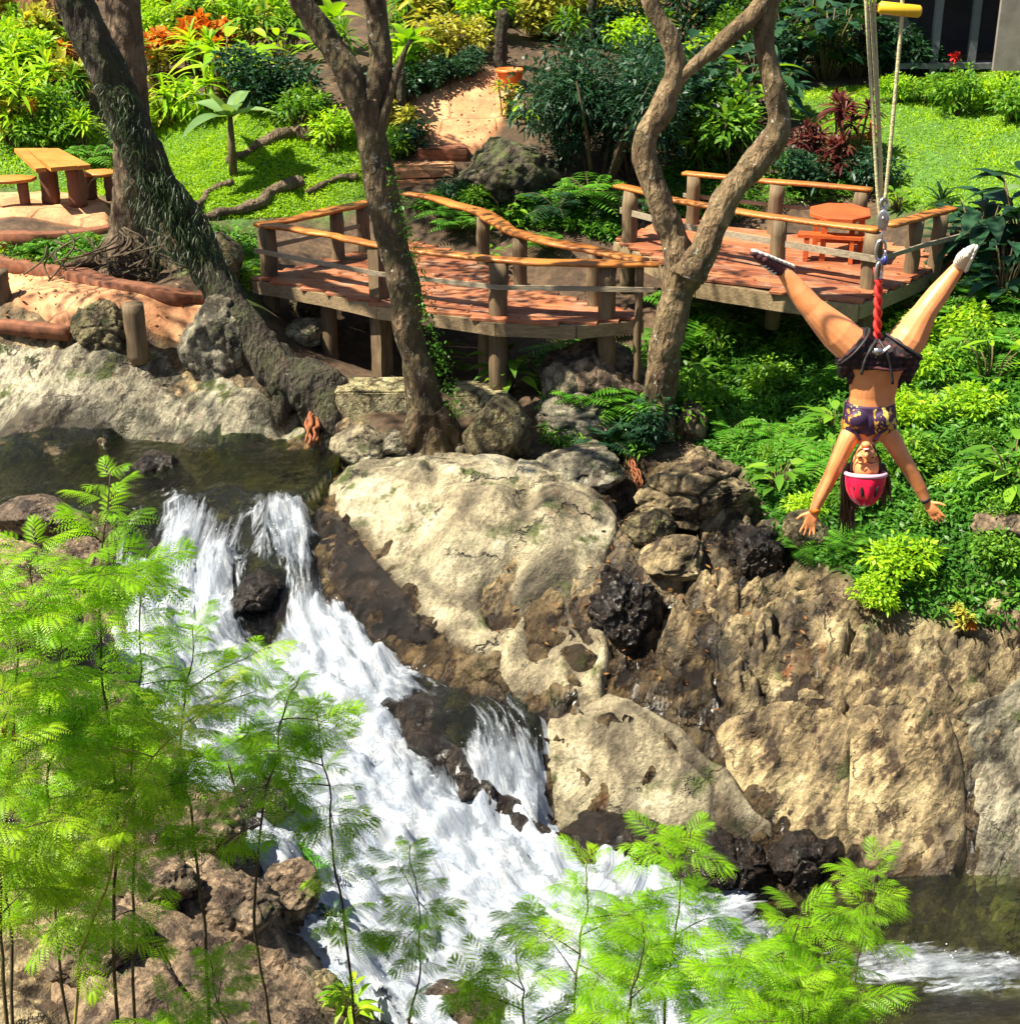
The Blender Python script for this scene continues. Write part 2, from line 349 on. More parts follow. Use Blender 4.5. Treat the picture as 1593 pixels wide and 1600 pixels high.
def barkmat(name, pal, lichen=.5, moss=0.):
    t = NT(name); v = t.pos((1, 1, .45)); n1 = t.noise(v, 7, 8, .65, .8); n2 = t.noise(t.pos(), 1.6, 4)
    vo = t.n('TexVoronoi', i={'Vector': t.mix(.2, v, t.noise(v, 5, 3, .5, 0, 'Color')), 'Scale': 14.}).outputs['Distance']
    f = t.math('ADD', t.math('MULTIPLY', n1, .6), t.math('MULTIPLY', n2, .4))
    c = t.ramp(f, [(.33, pal[0]), (.48, pal[1]), (.62, pal[2])])
    ln = t.math('MULTIPLY', t.fr(t.noise(t.pos(), 13, 3, .6), .62, .68), t.fr(t.noise(t.pos(), 2.1, 2), .42, .6))
    c = t.mix(t.math('MULTIPLY', ln, lichen), c, (.5, .48, .40))
    if moss: c = t.mix(t.math('MULTIPLY', t.fr(t.noise(t.pos(), 2.6, 5, .6), .42, .6), moss), c, (.05, .075, .015))
    h = t.math('ADD', n1, t.math('MULTIPLY', vo, .5))
    return t.done(t.princ(c, .9, t.bump(h, 1., .14)))
def plain(name, col, rough=.5, var=.25, scale=8., metal=0., bump=.15):
    t = NT(name); v = t.pos(); n = t.noise(v, scale, 5, .6)
    c = t.mix(t.fr(n, .3, .7), tuple(q * (1 - var) for q in col), tuple(min(1, q * (1 + var)) for q in col))
    return t.done(t.princ(c, rough, t.bump(n, bump, .02), Metallic=metal))
M = {}
M['rock'] = rockmat('river_rock', 1., None, True, .25, .25)
M['rock_pale'] = rockmat('pale_rock', .9, ((.045, .036, .024), (.175, .145, .092), (.36, .305, .19), (.52, .46, .32)), True, .3, .15, .14)
M['rock_grey'] = rockmat('grey_rock', 1.1, ((.045, .042, .03), (.16, .145, .10), (.33, .29, .20), (.48, .42, .30)), True, .4, .05, .3)
M['rock_gold'] = rockmat('speckled_boulder', 2.2, ((.05, .042, .02), (.13, .105, .05), (.24, .19, .09), (.36, .29, .15)), True, .5, .1)
M['rock_wet'] = rockmat('wet_black_rock', 1.5, ((.008, .006, .005), (.035, .026, .02), (.09, .066, .048), (.17, .13, .10)), True, .0, .15)
M['rock_dark'] = rockmat('shaded_mossy_rock', 1.5, ((.02, .015, .01), (.06, .045, .03), (.12, .09, .055), (.2, .155, .10)), True, .9, 0.)  # mossy rock, palette darkened to carry the shade it lies in
M['rock_brown'] = rockmat('brown_rock', 1.5, ((.04, .028, .017), (.125, .086, .052), (.25, .172, .105), (.40, .30, .20)), True, .1, .1)
# ground
def ground_material():
    t = NT('ground_surface'); v = t.pos()
    c, r, n = rockcol(t, v, 1., None, t.attr('wet'), .2, .45)
    g = t.noise(v, 9, 5, .65); d = t.noise(v, 2.2, 5)
    soil = t.ramp(t.math('ADD', t.math('MULTIPLY', g, .5), t.math('MULTIPLY', d, .5)), [(.32, (.018, .011, .006)), (.5, (.06, .034, .017)), (.66, (.13, .08, .042))])
    gr = t.ramp(g, [(.3, (.02, .05, .008)), (.55, (.06, .15, .015)), (.75, (.12, .24, .03))])
    red = t.ramp(t.math('ADD', t.math('MULTIPLY', g, .35), t.math('MULTIPLY', d, .65)), [(.3, (.20, .075, .028)), (.5, (.40, .17, .065)), (.68, (.55, .29, .12))])
    base = t.mix(t.attr('grass'), soil, gr); base = t.mix(t.attr('clay'), base, red)
    rk = t.attr('rock'); col = t.mix(rk, base, c)
    rough = t.n('Mix', i={0: rk, 2: .9, 3: r}).outputs[0]
    nn = t.n('Mix', data_type='VECTOR', i={0: rk, 4: t.bump(g, .6, .05), 5: n}).outputs[1]
    return t.done(t.princ(col, rough, nn))
M['ground'] = ground_material()
M['path'] = None
def pathmat():
    t = NT('terracotta_paving'); v = t.pos(); d = t.noise(v, 1.6, 6, .6); g = t.noise(v, 14, 4, .7)
    c = t.ramp(t.math('ADD', t.math('MULTIPLY', d, .7), t.math('MULTIPLY', g, .3)), [(.3, (.20, .08, .035)), (.47, (.42, .19, .085)), (.62, (.60, .33, .16))])
    cr = t.n('TexVoronoi', feature='DISTANCE_TO_EDGE', i={'Vector': t.mix(.15, v, t.noise(v, 3, 3, .5, 0, 'Color')), 'Scale': 1.1}).outputs['Distance']
    ck = t.fr(cr, .03, .0); c = t.mix(t.math('MULTIPLY', ck, .6), c, (.10, .05, .025))
    return t.done(t.princ(c, .85, t.bump(t.math('SUBTRACT', g, t.math('MULTIPLY', ck, .8)), .6, .03)))
M['path'] = pathmat()
M['kerb'] = plain('kerb_clay', (.17, .062, .028), .85, .45, 6, bump=.5)
M['concrete'] = rockmat('mossy_concrete', 2.5, ((.12, .10, .045), (.26, .22, .11), (.38, .33, .18), (.46, .40, .24)), False, .5, .1)
M['rail'] = woodmat('varnished_slab', ((.13, .04, .010), (.32, .105, .02), (.50, .19, .035), (.62, .28, .07)), rough=.38)
M['plank'] = woodmat('worn_red_planks', ((.14, .036, .014), (.30, .085, .032), (.44, .15, .055), (.52, .23, .10)), rough=.6, tint=True)
M['beam'] = woodmat('weathered_beam', ((.10, .07, .04), (.24, .17, .09), (.36, .27, .15)), rough=.75)
M['post'] = woodmat('weathered_post', ((.05, .032, .018), (.14, .095, .05), (.24, .17, .085)), (9, 9, 1), .8)
M['lower_rail'] = woodmat('grey_batten', ((.13, .10, .07), (.27, .22, .15), (.40, .34, .24)), rough=.8)
M['bench'] = woodmat('orange_wood', ((.34, .10, .02), (.56, .21, .04), (.68, .32, .07)), rough=.45)
M['redtable'] = woodmat('red_wood', ((.30, .05, .012), (.52, .095, .02), (.60, .15, .03)), rough=.4)
M['legwood'] = woodmat('dark_leg_wood', ((.06, .025, .014), (.15, .06, .03), (.22, .10, .05)), (9, 9, 1), .7)
M['bark_dark'] = barkmat('dark_mossy_bark', ((.010, .008, .006), (.036, .026, .017), (.085, .063, .04)), .5, .35)  # dark palette also stands in for crown shade on the leaning trunk
M['bark_brown'] = barkmat('brown_bark', ((.04, .026, .015), (.13, .085, .05), (.24, .17, .11)), .3, .1)
M['bark_grey'] = barkmat('grey_brown_bark', ((.020, .012, .006), (.085, .052, .026), (.21, .135, .07)), 1.2, .3)
M['bark_tan'] = barkmat('lichened_tan_bark', ((.035, .02, .009), (.16, .10, .05), (.32, .225, .12)), 1.4, .2)
M['moss_dark'] = leafmat('dark_moss_strand', ((.010, .024, .006), (.026, .052, .012), (.07, .10, .03)), .2)
M['rootlet'] = plain('fibrous_roots', (.10, .075, .045), .9, .5, 20)
M['orange_root'] = plain('orange_roots', (.20, .062, .018), .8, .5, 12, bump=.6)
# water: clear film and white foam, driven by attributes
def watermat(name, clear=(.44, .54, .28), upper=False):
    t = NT(name); fs, ft = t.attr('fs'), t.attr('ft'); P = t.n('NewGeometry').outputs['Position']
    fl = t.n('CombineXYZ', i={0: t.math('MULTIPLY', ft, 4.2), 1: t.math('MULTIPLY', fs, 1.0), 2: 0.}).outputs[0]
    n1 = t.noise(fl, 1.0, 8, .68, 1.1); n2 = t.noise(fl, 4.2, 7, .72, .9); n3 = t.noise(P, 11., 6, .75, .8)
    f = t.math('ADD', t.math('MULTIPLY', t.math('ADD', t.math('MULTIPLY', n1, 1.5), -.25), .58), t.math('ADD', t.math('MULTIPLY', n2, .30), t.math('MULTIPLY', n3, .12)))
    f = t.math('ADD', f, t.math('MULTIPLY', t.math('SUBTRACT', t.attr('foam'), .5), .55))
    m = t.fr(f, .47, .66) if not upper else t.math('MULTIPLY', t.fr(f, .56, .80), .85)
    h = t.math('ADD', t.math('MULTIPLY', n2, .6), n3)
    nb = t.bump(t.math('ADD', t.math('MULTIPLY', n1, 1.2), t.math('MULTIPLY', n2, .5)), .7, .16); wn = t.bump(t.math('ADD', n2, t.noise(P, 5., 4)), .6, .07)
    fc = t.ramp(t.math('ADD', t.math('MULTIPLY', n1, .55), t.math('MULTIPLY', n2, .45)), [(.34, (.16, .20, .28)), (.47, (.36, .41, .49)), (.62, (.60, .63, .67))])
    foam = t.princ(fc, .55, nb, **{'Specular IOR Level': .4, 'Subsurface Weight': .0})
    fr_ = t.n('Fresnel', i={'IOR': 1.33, 'Normal': wn}).outputs[0]
    gl = t.n('BsdfGlossy', i={'Color': (1, 1, 1, 1), 'Roughness': .06, 'Normal': wn}).outputs[0]
    tr = t.n('BsdfTransparent', i={'Color': (*clear, 1)}).outputs[0]
    cl = t.n('MixShader', i={0: fr_, 1: tr, 2: gl}).outputs[0]
    return t.done(t.n('MixShader', i={0: m, 1: cl, 2: foam}).outputs[0])
M['water'] = watermat('stream_water')
M['spray'] = watermat('white_spray', (.97, .97, .97), True)
# foliage
M['feather'] = leafmat('feathery_leaf', ((.14, .33, .005), (.26, .53, .008), (.42, .65, .014)), .6)
M['feather_y'] = leafmat('feathery_leaf_yellowing', ((.20, .38, .008), (.32, .52, .012), (.46, .57, .03)), .5)
M['grass'] = leafmat('grass_blade', ((.09, .22, .008), (.25, .44, .012), (.44, .60, .025)), .45)
M['cover'] = leafmat('ground_cover_leaf', ((.018, .08, .012), (.08, .24, .022), (.24, .45, .035)), .4)
M['dark'] = leafmat('dark_shaded_leaf', ((.008, .035, .016), (.018, .065, .028), (.04, .11, .04)), .25)  # darker green also stands for the shade over the big bush
M['mid'] = leafmat('garden_leaf', ((.03, .11, .012), (.12, .28, .02), (.28, .46, .03)), .4)
M['bright'] = leafmat('bright_leaf', ((.10, .27, .01), (.28, .50, .015), (.50, .64, .03)), .45)
M['yellow'] = leafmat('variegated_leaf', ((.12, .20, .02), (.38, .38, .05), (.60, .50, .10)), .4)
M['orange'] = leafmat('orange_croton_leaf', ((.40, .10, .015), (.60, .22, .02), (.62, .40, .05)), .35, tcol=(1.4, 1., .5))
M['crimson'] = leafmat('dark_red_leaf', ((.035, .010, .010), (.10, .022, .02), (.20, .05, .03)), .3, tcol=(1.4, .9, .8))
M['pale'] = leafmat('pale_banana_leaf', ((.10, .20, .06), (.20, .33, .12), (.33, .46, .20)), .4)
M['fern'] = leafmat('fern_frond', ((.03, .13, .012), (.09, .28, .02), (.18, .42, .03)), .4)
M['brownleaf'] = leafmat('withered_leaf', ((.12, .05, .015), (.22, .10, .03), (.35, .20, .06)), .3, tcol=(1.2, 1, .6))
M['stem'] = plain('green_brown_stem', (.10, .075, .03), .8, .4, 15)
M['stem_dark'] = plain('dark_stem', (.07, .048, .022), .85, .4, 15)
M['stem_pale'] = plain('yellow_stem', (.30, .25, .06), .7, .3, 15)
# made things
M['rope'] = plain('pale_rope', (.50, .44, .24), .8, .25, 60, bump=.6)
M['steel'] = plain('scuffed_steel', (.62, .62, .64), .28, .15, 20, .9)
M['red_sling'] = plain('red_webbing', (.50, .02, .015), .6, .35, 30)
M['blue_metal'] = plain('blue_anodised', (.06, .07, .35), .35, .2, 20, .6)
M['yellow_paint'] = plain('yellow_paint', (.75, .45, .015), .45, .15, 6)
M['skin'] = None
def skinmat():
    t = NT('tanned_skin'); n = t.noise(t.pos(), 9, 4); c = t.ramp(n, [(.3, (.66, .225, .075)), (.7, (.80, .335, .135))])
    return t.done(t.princ(c, .45, t.bump(t.noise(t.pos(), 60, 3), .08, .01), **{'Subsurface Weight': .12, 'Subsurface Radius': (.02, .008, .004), 'Subsurface Scale': .5}))
M['skin'] = skinmat()
M['hair'] = woodmat('dark_brown_hair', ((.018, .008, .005), (.055, .022, .012), (.12, .05, .025)), (30, 30, 2), .45)
M['helmet'] = plain('hot_pink_shell', (.72, .012, .06), .22, .12, 5)
M['helmet_rim'] = plain('pale_pink_rim', (.78, .42, .55), .35, .1, 8)
M['black'] = plain('black_webbing', (.02, .018, .02), .6, .3, 30)
M['white'] = plain('white_rubber', (.78, .75, .68), .5, .1, 20)
M['maroon'] = plain('maroon_canvas', (.085, .022, .025), .75, .3, 40)
M['cream'] = plain('cream_canvas', (.66, .60, .48), .7, .12, 30)
M['lip'] = plain('lip', (.42, .06, .05), .4, .1)
M['eye'] = plain('eye', (.03, .018, .012), .2, .1)
M['orange_cloth'] = plain('orange_band', (.70, .20, .02), .6, .3, 25)
def plaid():
    t = NT('dark_plaid_cloth'); v = t.pos(); n = t.noise(v, 24, 3, .6)
    w1 = t.n('TexWave', i={'Vector': v, 'Scale': 7., 'Distortion': 2.}).outputs['Fac']; w2 = t.n('TexWave', bands_direction='Z', i={'Vector': v, 'Scale': 7., 'Distortion': 2.}).outputs['Fac']
    f = t.math('MULTIPLY', t.math('ADD', w1, w2), .5)
    c = t.ramp(t.math('ADD', t.math('MULTIPLY', f, .6), t.math('MULTIPLY', n, .4)), [(.3, (.008, .004, .006)), (.6, (.022, .008, .010)), (.8, (.09, .02, .018))])
    return t.done(t.princ(c, .8, t.bump(n, .4, .02)))
M['plaid'] = plaid()
def floral():
    t = NT('floral_swim_fabric'); v = t.pos(); w = t.mix(.25, v, t.noise(v, 14, 3, .5, 0, 'Color'))
    q = t.n('TexVoronoi', i={'Vector': w, 'Scale': 26.}).outputs['Color']; f = t.n('SeparateColor', i={0: q}).outputs[0]
    c = t.ramp(f, [(0, (.035, .012, .05)), (.56, (.62, .30, .03)), (.70, (.70, .52, .12)), (.80, (.25, .05, .03)), (.88, (.05, .02, .07))], 'CONSTANT')
    sx = t.n('SeparateXYZ', i={0: t.n('TexCoord').outputs['Object']}); dx = t.math('ABSOLUTE', t.math('ADD', sx.outputs[0], .052)); lim = t.math('ADD', t.math('MULTIPLY', sx.outputs[2], -.16), -.012)
    c = t.mix(t.math('LESS_THAN', dx, lim), c, (.040, .015, .055))
    return t.done(t.princ(c, .6))
M['floral'] = floral()
M['purple'] = plain('dark_purple_fabric', (.045, .016, .06), .55, .2, 20)
M['terracotta'] = plain('orange_terracotta', (.70, .15, .025), .5, .15, 8)
M['greywall'] = plain('grey_brown_wall', (.20, .17, .15), .85, .25, 3)
M['darkwall'] = plain('dark_interior', (.025, .022, .026), .9, .3, 3)
M['greypost'] = plain('grey_painted_post', (.12, .12, .14), .6, .2, 6)
M['roof'] = plain('grey_metal_roof', (.42, .43, .46), .4, .15, 4, .3)
M['flower'] = plain('red_flower', (.70, .02, .02), .6, .2, 10)
M['flower_o'] = leafmat('orange_petals', ((.75, .16, .01), (.80, .28, .02), (.80, .42, .05)), .3, tcol=(1.2, 1, .6))
# ------------------------------------------------------------------ the ground sheet
def axis(segs):
    out = []
    for a, b, st in segs: out += list(np.arange(a, b - 1e-6, st))
    return np.array(out + [segs[-1][1]])
gx = axis([(-70, -30, 4), (-30, -14, .8), (-14, -8.5, .2), (-8.5, 0, .055), (0, 6.5, .042), (6.5, 9, .055), (9, 15, .2), (15, 30, .8), (30, 70, 4)])
gy = axis([(-10, 7, 1), (7, 10, .25), (10, 13.5, .06), (13.5, 19, .036), (19, 23, .055), (23, 34, .14), (34, 48, .5), (48, 92, 3)])
GXY = np.stack(np.meshgrid(gx, gy), -1).reshape(-1, 2)
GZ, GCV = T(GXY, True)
PATHS = [polyxy(p) for p in (
    [(645,248),(735,238),(775,205),(800,160),(815,118),(770,108),(680,128),(640,150),(650,200)],
    [(-200,500),(-200,418),(20,412),(120,440),(270,470),(390,490),(400,545),(300,535),(240,520),(120,512)],
    [(-160,372),(175,362),(172,330),(150,305),(-160,300)])]
LAWN = [polyxy(p) for p in ([(1235,140),(1593,100),(1800,120),(1800,350),(1480,350),(1380,310),(1330,240),(1235,180)],
    [(225,150),(440,190),(560,190),(590,300),(400,340),(300,345),(240,300)], [(-200,270),(-200,180),(150,180),(210,300),(60,300)], [(0,395),(0,375),(160,372),(140,400)], [(300,420),(400,380),(420,430),(390,460)])]
COV = polyxy([(1050,505),(1130,480),(1230,500),(1340,520),(1400,470),(1480,440),(1600,430),(1900,440),(1900,980),(1560,985),(1440,960),(1370,930),(1290,880),(1215,860),(1195,790),(1170,735),(1100,700),(1060,640),(1045,560)])
def masks(xy, z):
    nz = .3 * perlin(np.c_[xy * 1.1, np.zeros(len(xy))]); path = np.zeros(len(xy)); lawn = np.zeros(len(xy)); reg = (xy[:, 1] > 14) & (xy[:, 1] < 60) & (np.abs(xy[:, 0]) < 40)
    for p in PATHS: path[reg] = np.maximum(path[reg], sstep(-.12, .12, sdist(xy[reg], p) + nz[reg] * .5))
    for p in LAWN: lawn[reg] = np.maximum(lawn[reg], sstep(-.5, .5, sdist(xy[reg], p) + nz[reg] * 2))
    lawn[reg] = np.maximum(lawn[reg], sstep(-.3, .3, sdist(xy[reg], COV)) * .8)
    r = rockmask(xy); wl = np.interp(xy[:, 1], [12, 14.4, 15.2, 16.2, 18, 19.2, 22], [-5., -5., -4.4, -3.5, -2.6, -1.9, -1.9])
    wet = 1 - sstep(.02, .5, z - wl + nz * .8)
    seep = sstep(.10, .26, perlin(np.c_[xy[:, 0] * 1.5, xy[:, 1] * .55, np.full(len(xy), 3.3)])) * sstep(.2, .6, r)
    return path, lawn * (1 - path), r, np.clip(np.maximum(wet, seep * .95), 0, 1) * r * (1 - .75 * (1 - sstep(-5.35, -5.1, z)) * (xy[:, 0] > 2.4))
pm, lm, rm, wm = masks(GXY, GZ)
nx, ny = len(gx), len(gy); ii = np.arange(nx - 1); jj = np.arange(ny - 1)
q = (jj[:, None] * nx + ii[None]).ravel()
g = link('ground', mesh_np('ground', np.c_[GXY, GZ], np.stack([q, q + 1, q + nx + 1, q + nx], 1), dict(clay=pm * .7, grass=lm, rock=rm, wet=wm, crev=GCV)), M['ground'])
prop(g, 'rocky stream valley ground of bare stone, soil and grass', 'ground', kind='structure')
def drape(name, poly, mat, lift, step, label, cat, wob=.05, skirt=.12, level=None):
    lo, hi = poly.min(0), poly.max(0); x = np.arange(lo[0], hi[0], step); y = np.arange(lo[1], hi[1], step)
    XY = np.stack(np.meshgrid(x, y), -1).reshape(-1, 2); d = sdist(XY, poly) + wob * perlin(np.c_[XY * 2.5, np.zeros(len(XY))])
    z = T(XY) + lift * sstep(0, .08, d) - skirt * (1 - sstep(-step, 0, d))
    n_ = len(x); q = (np.arange(len(y) - 1)[:, None] * n_ + np.arange(n_ - 1)[None]).ravel()
    F = np.stack([q, q + 1, q + n_ + 1, q + n_], 1); F = F[(d[F] > -step).any(1)]
    us = np.unique(F); mp = np.zeros(len(XY), int); mp[us] = np.arange(len(us))
    o = link(name, mesh_np(name, np.c_[XY, z][us], mp[F]), mat); return prop(o, label, cat, kind='structure')
drape('path', PATHS[0], M['path'], .05, .07, 'terracotta path climbing into the garden past the orange pot', 'path')
drape('path', PATHS[1], M['path'], .05, .07, 'sunlit clay footpath along the stream under the big tree', 'path')
drape('terrace', PATHS[2], M['path'], .12, .07, 'red clay terrace under the picnic table', 'terrace')
# ------------------------------------------------------------------ water
UP = polyxy([(-700,690),(0,682),(300,688),(470,676),(530,690),(520,740),(480,790),(350,800),(200,815),(0,800),(-700,830)])
CH = polyxy([(190,790),(480,770),(510,830),(500,900),(580,1000),(640,1050),(740,1085),(850,1120),(855,1320),(960,1350),(1100,1395),(1180,1440),(1300,1430),(1420,1390),(1900,1370),(2200,1400),(2200,2100),(600,2100),(640,1640),(580,1590),(490,1510),(430,1420),(390,1300),(300,1210),(230,1110),(200,1000),(180,900)])
C1 = polyxy([(380,740),(350,790),(300,900),(300,1020),(410,1140),(600,1280),(800,1420),(950,1520),(1100,1600),(1400,1560),(1700,1530)])
C2 = polyxy([(490,780),(520,880),(530,960),(640,1060),(750,1150),(790,1290),(900,1380)])
wx = np.arange(-11, 11, .045); wy = np.arange(9.2, 22.6, .045)
WXY = np.stack(np.meshgrid(wx, wy), -1).reshape(-1, 2)
du = sdist(WXY, UP); dc = sdist(WXY, CH); dd = np.maximum(du, dc)
WXYk = dd > -.2
def flow(xy):
    best = np.full(len(xy), 1e9); S = np.zeros(len(xy)); Tt = np.zeros(len(xy))
    for off, c in ((0, C1), (40, C2)):
        acc = 0
        for a, b in zip(c[:-1], c[1:]):
            ab = b - a; L = np.linalg.norm(ab); t = np.clip((xy - a) @ ab / L ** 2, 0, 1); v = xy - a - t[:, None] * ab; d = np.linalg.norm(v, axis=1)
            m = d < best; best = np.where(m, d, best); S = np.where(m, off + acc + t * L, S); Tt = np.where(m, np.sign(ab[0] * v[:, 1] - ab[1] * v[:, 0]) * d, Tt); acc += L
    return S, Tt
FOAM = [(360,800,50,-.25),(400,905,50,-.12),(300,905,28,-.35),(570,1015,60,-.08),(545,870,80,-.2),(240,990,50,.3),(420,850,60,.3),  # px, py, radius px, strength (+ white / - clear)
 (235,870,30,-.7),(390,930,45,-.6),(430,985,36,-.7),(520,880,50,-.3),(570,950,45,-.1),(340,860,80,.15),(330,790,110,.1),(450,830,60,.3),(260,830,60,.35),(290,910,50,.4),(230,960,60,.4),(440,900,45,.2),(640,1130,40,-.3),(690,1200,36,-.25),(740,1140,80,-.13),(610,1060,40,.1),(410,935,60,-.25),(320,880,30,-.2),(700,1100,60,-.2),(820,1100,60,-.35),(770,1210,70,-.22),(810,1270,50,-.05),(690,1150,40,-.3),
 (330,960,60,.35),(300,1060,110,.45),(480,1040,70,.3),(480,1150,110,.45),(600,1250,110,.4),(500,1330,130,.45),(750,1400,120,.4),(800,1500,160,.45),(900,1450,130,.4),(1050,1450,120,.4),(660,1550,160,.5),(1000,1560,150,.4),(780,1230,50,.2),
 (60,730,200,-.8),(420,715,130,-.85),(230,740,90,-.3),(290,760,40,.4),(80,795,50,.3),(400,750,80,-.3)]
def foamfield(xy):
    f = np.full(len(xy), .58) 
    for px, py, r, s in FOAM:
        c = hit(px, py); R = r / ppm(c); ky = 1.7; d2 = ((xy[:, 0] - c[0]) / R) ** 2 + ((xy[:, 1] - c[1]) / (R * ky)) ** 2
        f += s * np.exp(-d2 * .9)
    f = f - .55 * sstep(18.7, 20.1, xy[:, 1] + .7 * perlin(np.c_[xy * 1.4, np.zeros(len(xy))]))
    pool = sstep(2.5, 3.6, xy[:, 0]) * (xy[:, 1] < 15); c = atz(1500, 1512, -5.0); rap = np.exp(-((xy[:, 0] - c[0]) / 2.4) ** 2 - ((xy[:, 1] - c[1] + .12 * (xy[:, 0] - c[0])) / (.62 - .07 * (xy[:, 0] - c[0]))) ** 2)
    return f * (1 - pool) + pool * (-.35 + 1.12 * rap)
xy = WXY[WXYk]; S_, T_ = flow(xy); ff = foamfield(xy); depth = .16 * sstep(-.05, .25, dd[WXYk]) - .12 * (1 - sstep(-.1, .05, dd[WXYk]))
base = np.where(du[WXYk] > -.05, np.maximum(T0(xy) + .05, -1.93), -99); base = np.maximum(base, np.where(dc[WXYk] > -.2, np.maximum(T0(xy) + depth, -5.03), -99))
fl = np.c_[T_ * 3.2, S_ * .9, np.zeros(len(xy))]
turb = np.clip(ff + .1, 0, 1.1); flat = np.where((base < -5.0) | (base > -1.96), .22, 1.)
zz = base + turb * flat * (.22 * ridged(fl, 4) - .08 + .14 * fbm(np.c_[xy * 2.2, np.zeros(len(xy))], 3)) + .012 * fbm(np.c_[xy * 5, S_], 2)
bul = hit(360, 800); zz += .20 * np.exp(-((xy[:, 0] - bul[0]) / .55) ** 2 - ((xy[:, 1] - bul[1]) / .45) ** 2)
def gridsub(n_, rows, keep, extra=None):
    q = (np.arange(rows - 1)[:, None] * n_ + np.arange(n_ - 1)[None]).ravel(); F = np.stack([q, q + 1, q + n_ + 1, q + n_], 1)
    F = F[keep[F].all(1)]; mp = -np.ones(len(keep), int); mp[keep] = np.arange(keep.sum()); return mp[F]
WF = gridsub(len(wx), len(wy), WXYk)
o = link('stream', mesh_np('stream', np.c_[xy, zz], WF, dict(fs=S_, ft=T_, foam=ff)), M['water'])
prop(o, 'white water stream tumbling over rock into a green pool', 'stream', kind='structure')
# leaping spray sheet above the white part, made of torn foam
k2 = np.zeros(len(WXY), bool); k2[WXYk] = (ff > .55) & (dc[WXYk] > .1) & (base > -5.2)
xy2 = WXY[k2]; s2, t2 = flow(xy2); f2 = ff[k2[WXYk]]; z2 = zz[k2[WXYk]] + .07 + .16 * np.clip(ridged(np.c_[t2 * 4, s2 * 1.6, np.full(len(xy2), 5.)], 4), -.2, 1) * np.clip(f2, 0, 1)
o = link('white_water_spray', mesh_np('white_water_spray', np.c_[xy2, z2], gridsub(len(wx), len(wy), k2), dict(fs=s2 + 7, ft=t2 + 3, foam=f2)), M['spray'])
prop(o, 'torn white spray leaping above the cascade', 'spray', kind='stuff')
# thrown droplets
nd = 1300; idx = RNG.integers(0, len(xy2), nd); P = np.c_[xy2[idx], z2[idx]] + np.c_[RNG.normal(0, .04, (nd, 2)), np.abs(RNG.normal(0, .10, nd)) * np.clip(f2[idx], .2, 1)]
oc = np.array([[1,0,0],[-1,0,0],[0,1,0],[0,-1,0],[0,0,1],[0,0,-1]], float); of = np.array([[0,2,4],[2,1,4],[1,3,4],[3,0,4],[2,0,5],[1,2,5],[3,1,5],[0,3,5]])
sz = .003 + .008 * RNG.random(nd) ** 3; V = (P[:, None] + oc[None] * sz[:, None, None] * np.array([1, 1, 1.5])).reshape(-1, 3); F = (of[None] + 6 * np.arange(nd)[:, None, None]).reshape(-1, 3)
M['drop'] = plain('white_droplets', (.85, .87, .9), .3, .03)
prop(link('spray_droplets', mesh_np('spray_droplets', V, F), M['drop']), 'fine white droplets thrown up along the cascade', 'spray', kind='stuff')
# ------------------------------------------------------------------ rocks
def icos(sub):
    bm = bmesh.new(); bmesh.ops.create_icosphere(bm, subdivisions=sub, radius=1); V = np.array([v.co[:] for v in bm.verts]); F = np.array([[v.index for v in f.verts] for f in bm.faces]); bm.free(); return V, F
ICO = {k: icos(k) for k in (3, 4, 5, 6)}
def rock(px, py, w, h, label, mat='rock', dep=.9, cat='rock', name='rock', sub=5, rough=1., wet=0., seed=None, tilt=0., sink=.35, group=None, cuts=9, yaw=None):
    """a boulder whose foot stands at photo point (px,py); w,h in photo pixels"""
    rg = np.random.default_rng(int(px * 7 + py * 13) if seed is None else seed)
    b = hit(px, py); k = ppm(b); W = w / k / 2; H = h / k / 2 * (1 + sink * .5); D = W * dep
    V, F = ICO[sub]; V = V.copy()
    for _ in range(cuts):
        n = rg.normal(size=3); n /= np.linalg.norm(n); d = rg.uniform(.62, .9); e = np.maximum(0, V @ n - d); V -= (e * .88)[:, None] * n
    off = rg.uniform(0, 50, 3); N = V / np.linalg.norm(V, axis=1)[:, None]
    h1, e1 = facets(V * 1.6 + off, .8); h2, e2 = facets(V * 4 + off, .8, 3)
    dsp = rough * (.10 * h1 - .05 * (1 - sstep(0, .14, e1)) + .035 * h2 - .02 * (1 - sstep(0, .14, e2)) + .05 * fbm(V * 2.2 + off, 4) + .018 * fbm(V * 9 + off, 3))
    V = V + N * dsp[:, None]
    V = V * (W, D, H); a = tilt; V = V @ np.array([[math.cos(a), 0, math.sin(a)], [0, 1, 0], [-math.sin(a), 0, math.cos(a)]])
    a = rg.uniform(-.4, .4) if yaw is None else yaw; V = V @ np.array([[math.cos(a), math.sin(a), 0], [-math.sin(a), math.cos(a), 0], [0, 0, 1]])
    c = b + np.array([0, D * .55, H * (1 - sink)])
    wv = np.clip(wet + (1 - sstep(-.75, -.25, V[:, 2] / H)) * (1 if wet > 0 else 0), 0, 1)
    o = link(name, mesh_np(name, V, F, dict(wet=wv, crev=np.maximum(.8 * (1 - sstep(.02, .14, e1)), .45 * (1 - sstep(.02, .12, e2))))), M[mat]); o.location = c; return prop(o, label, cat, group)
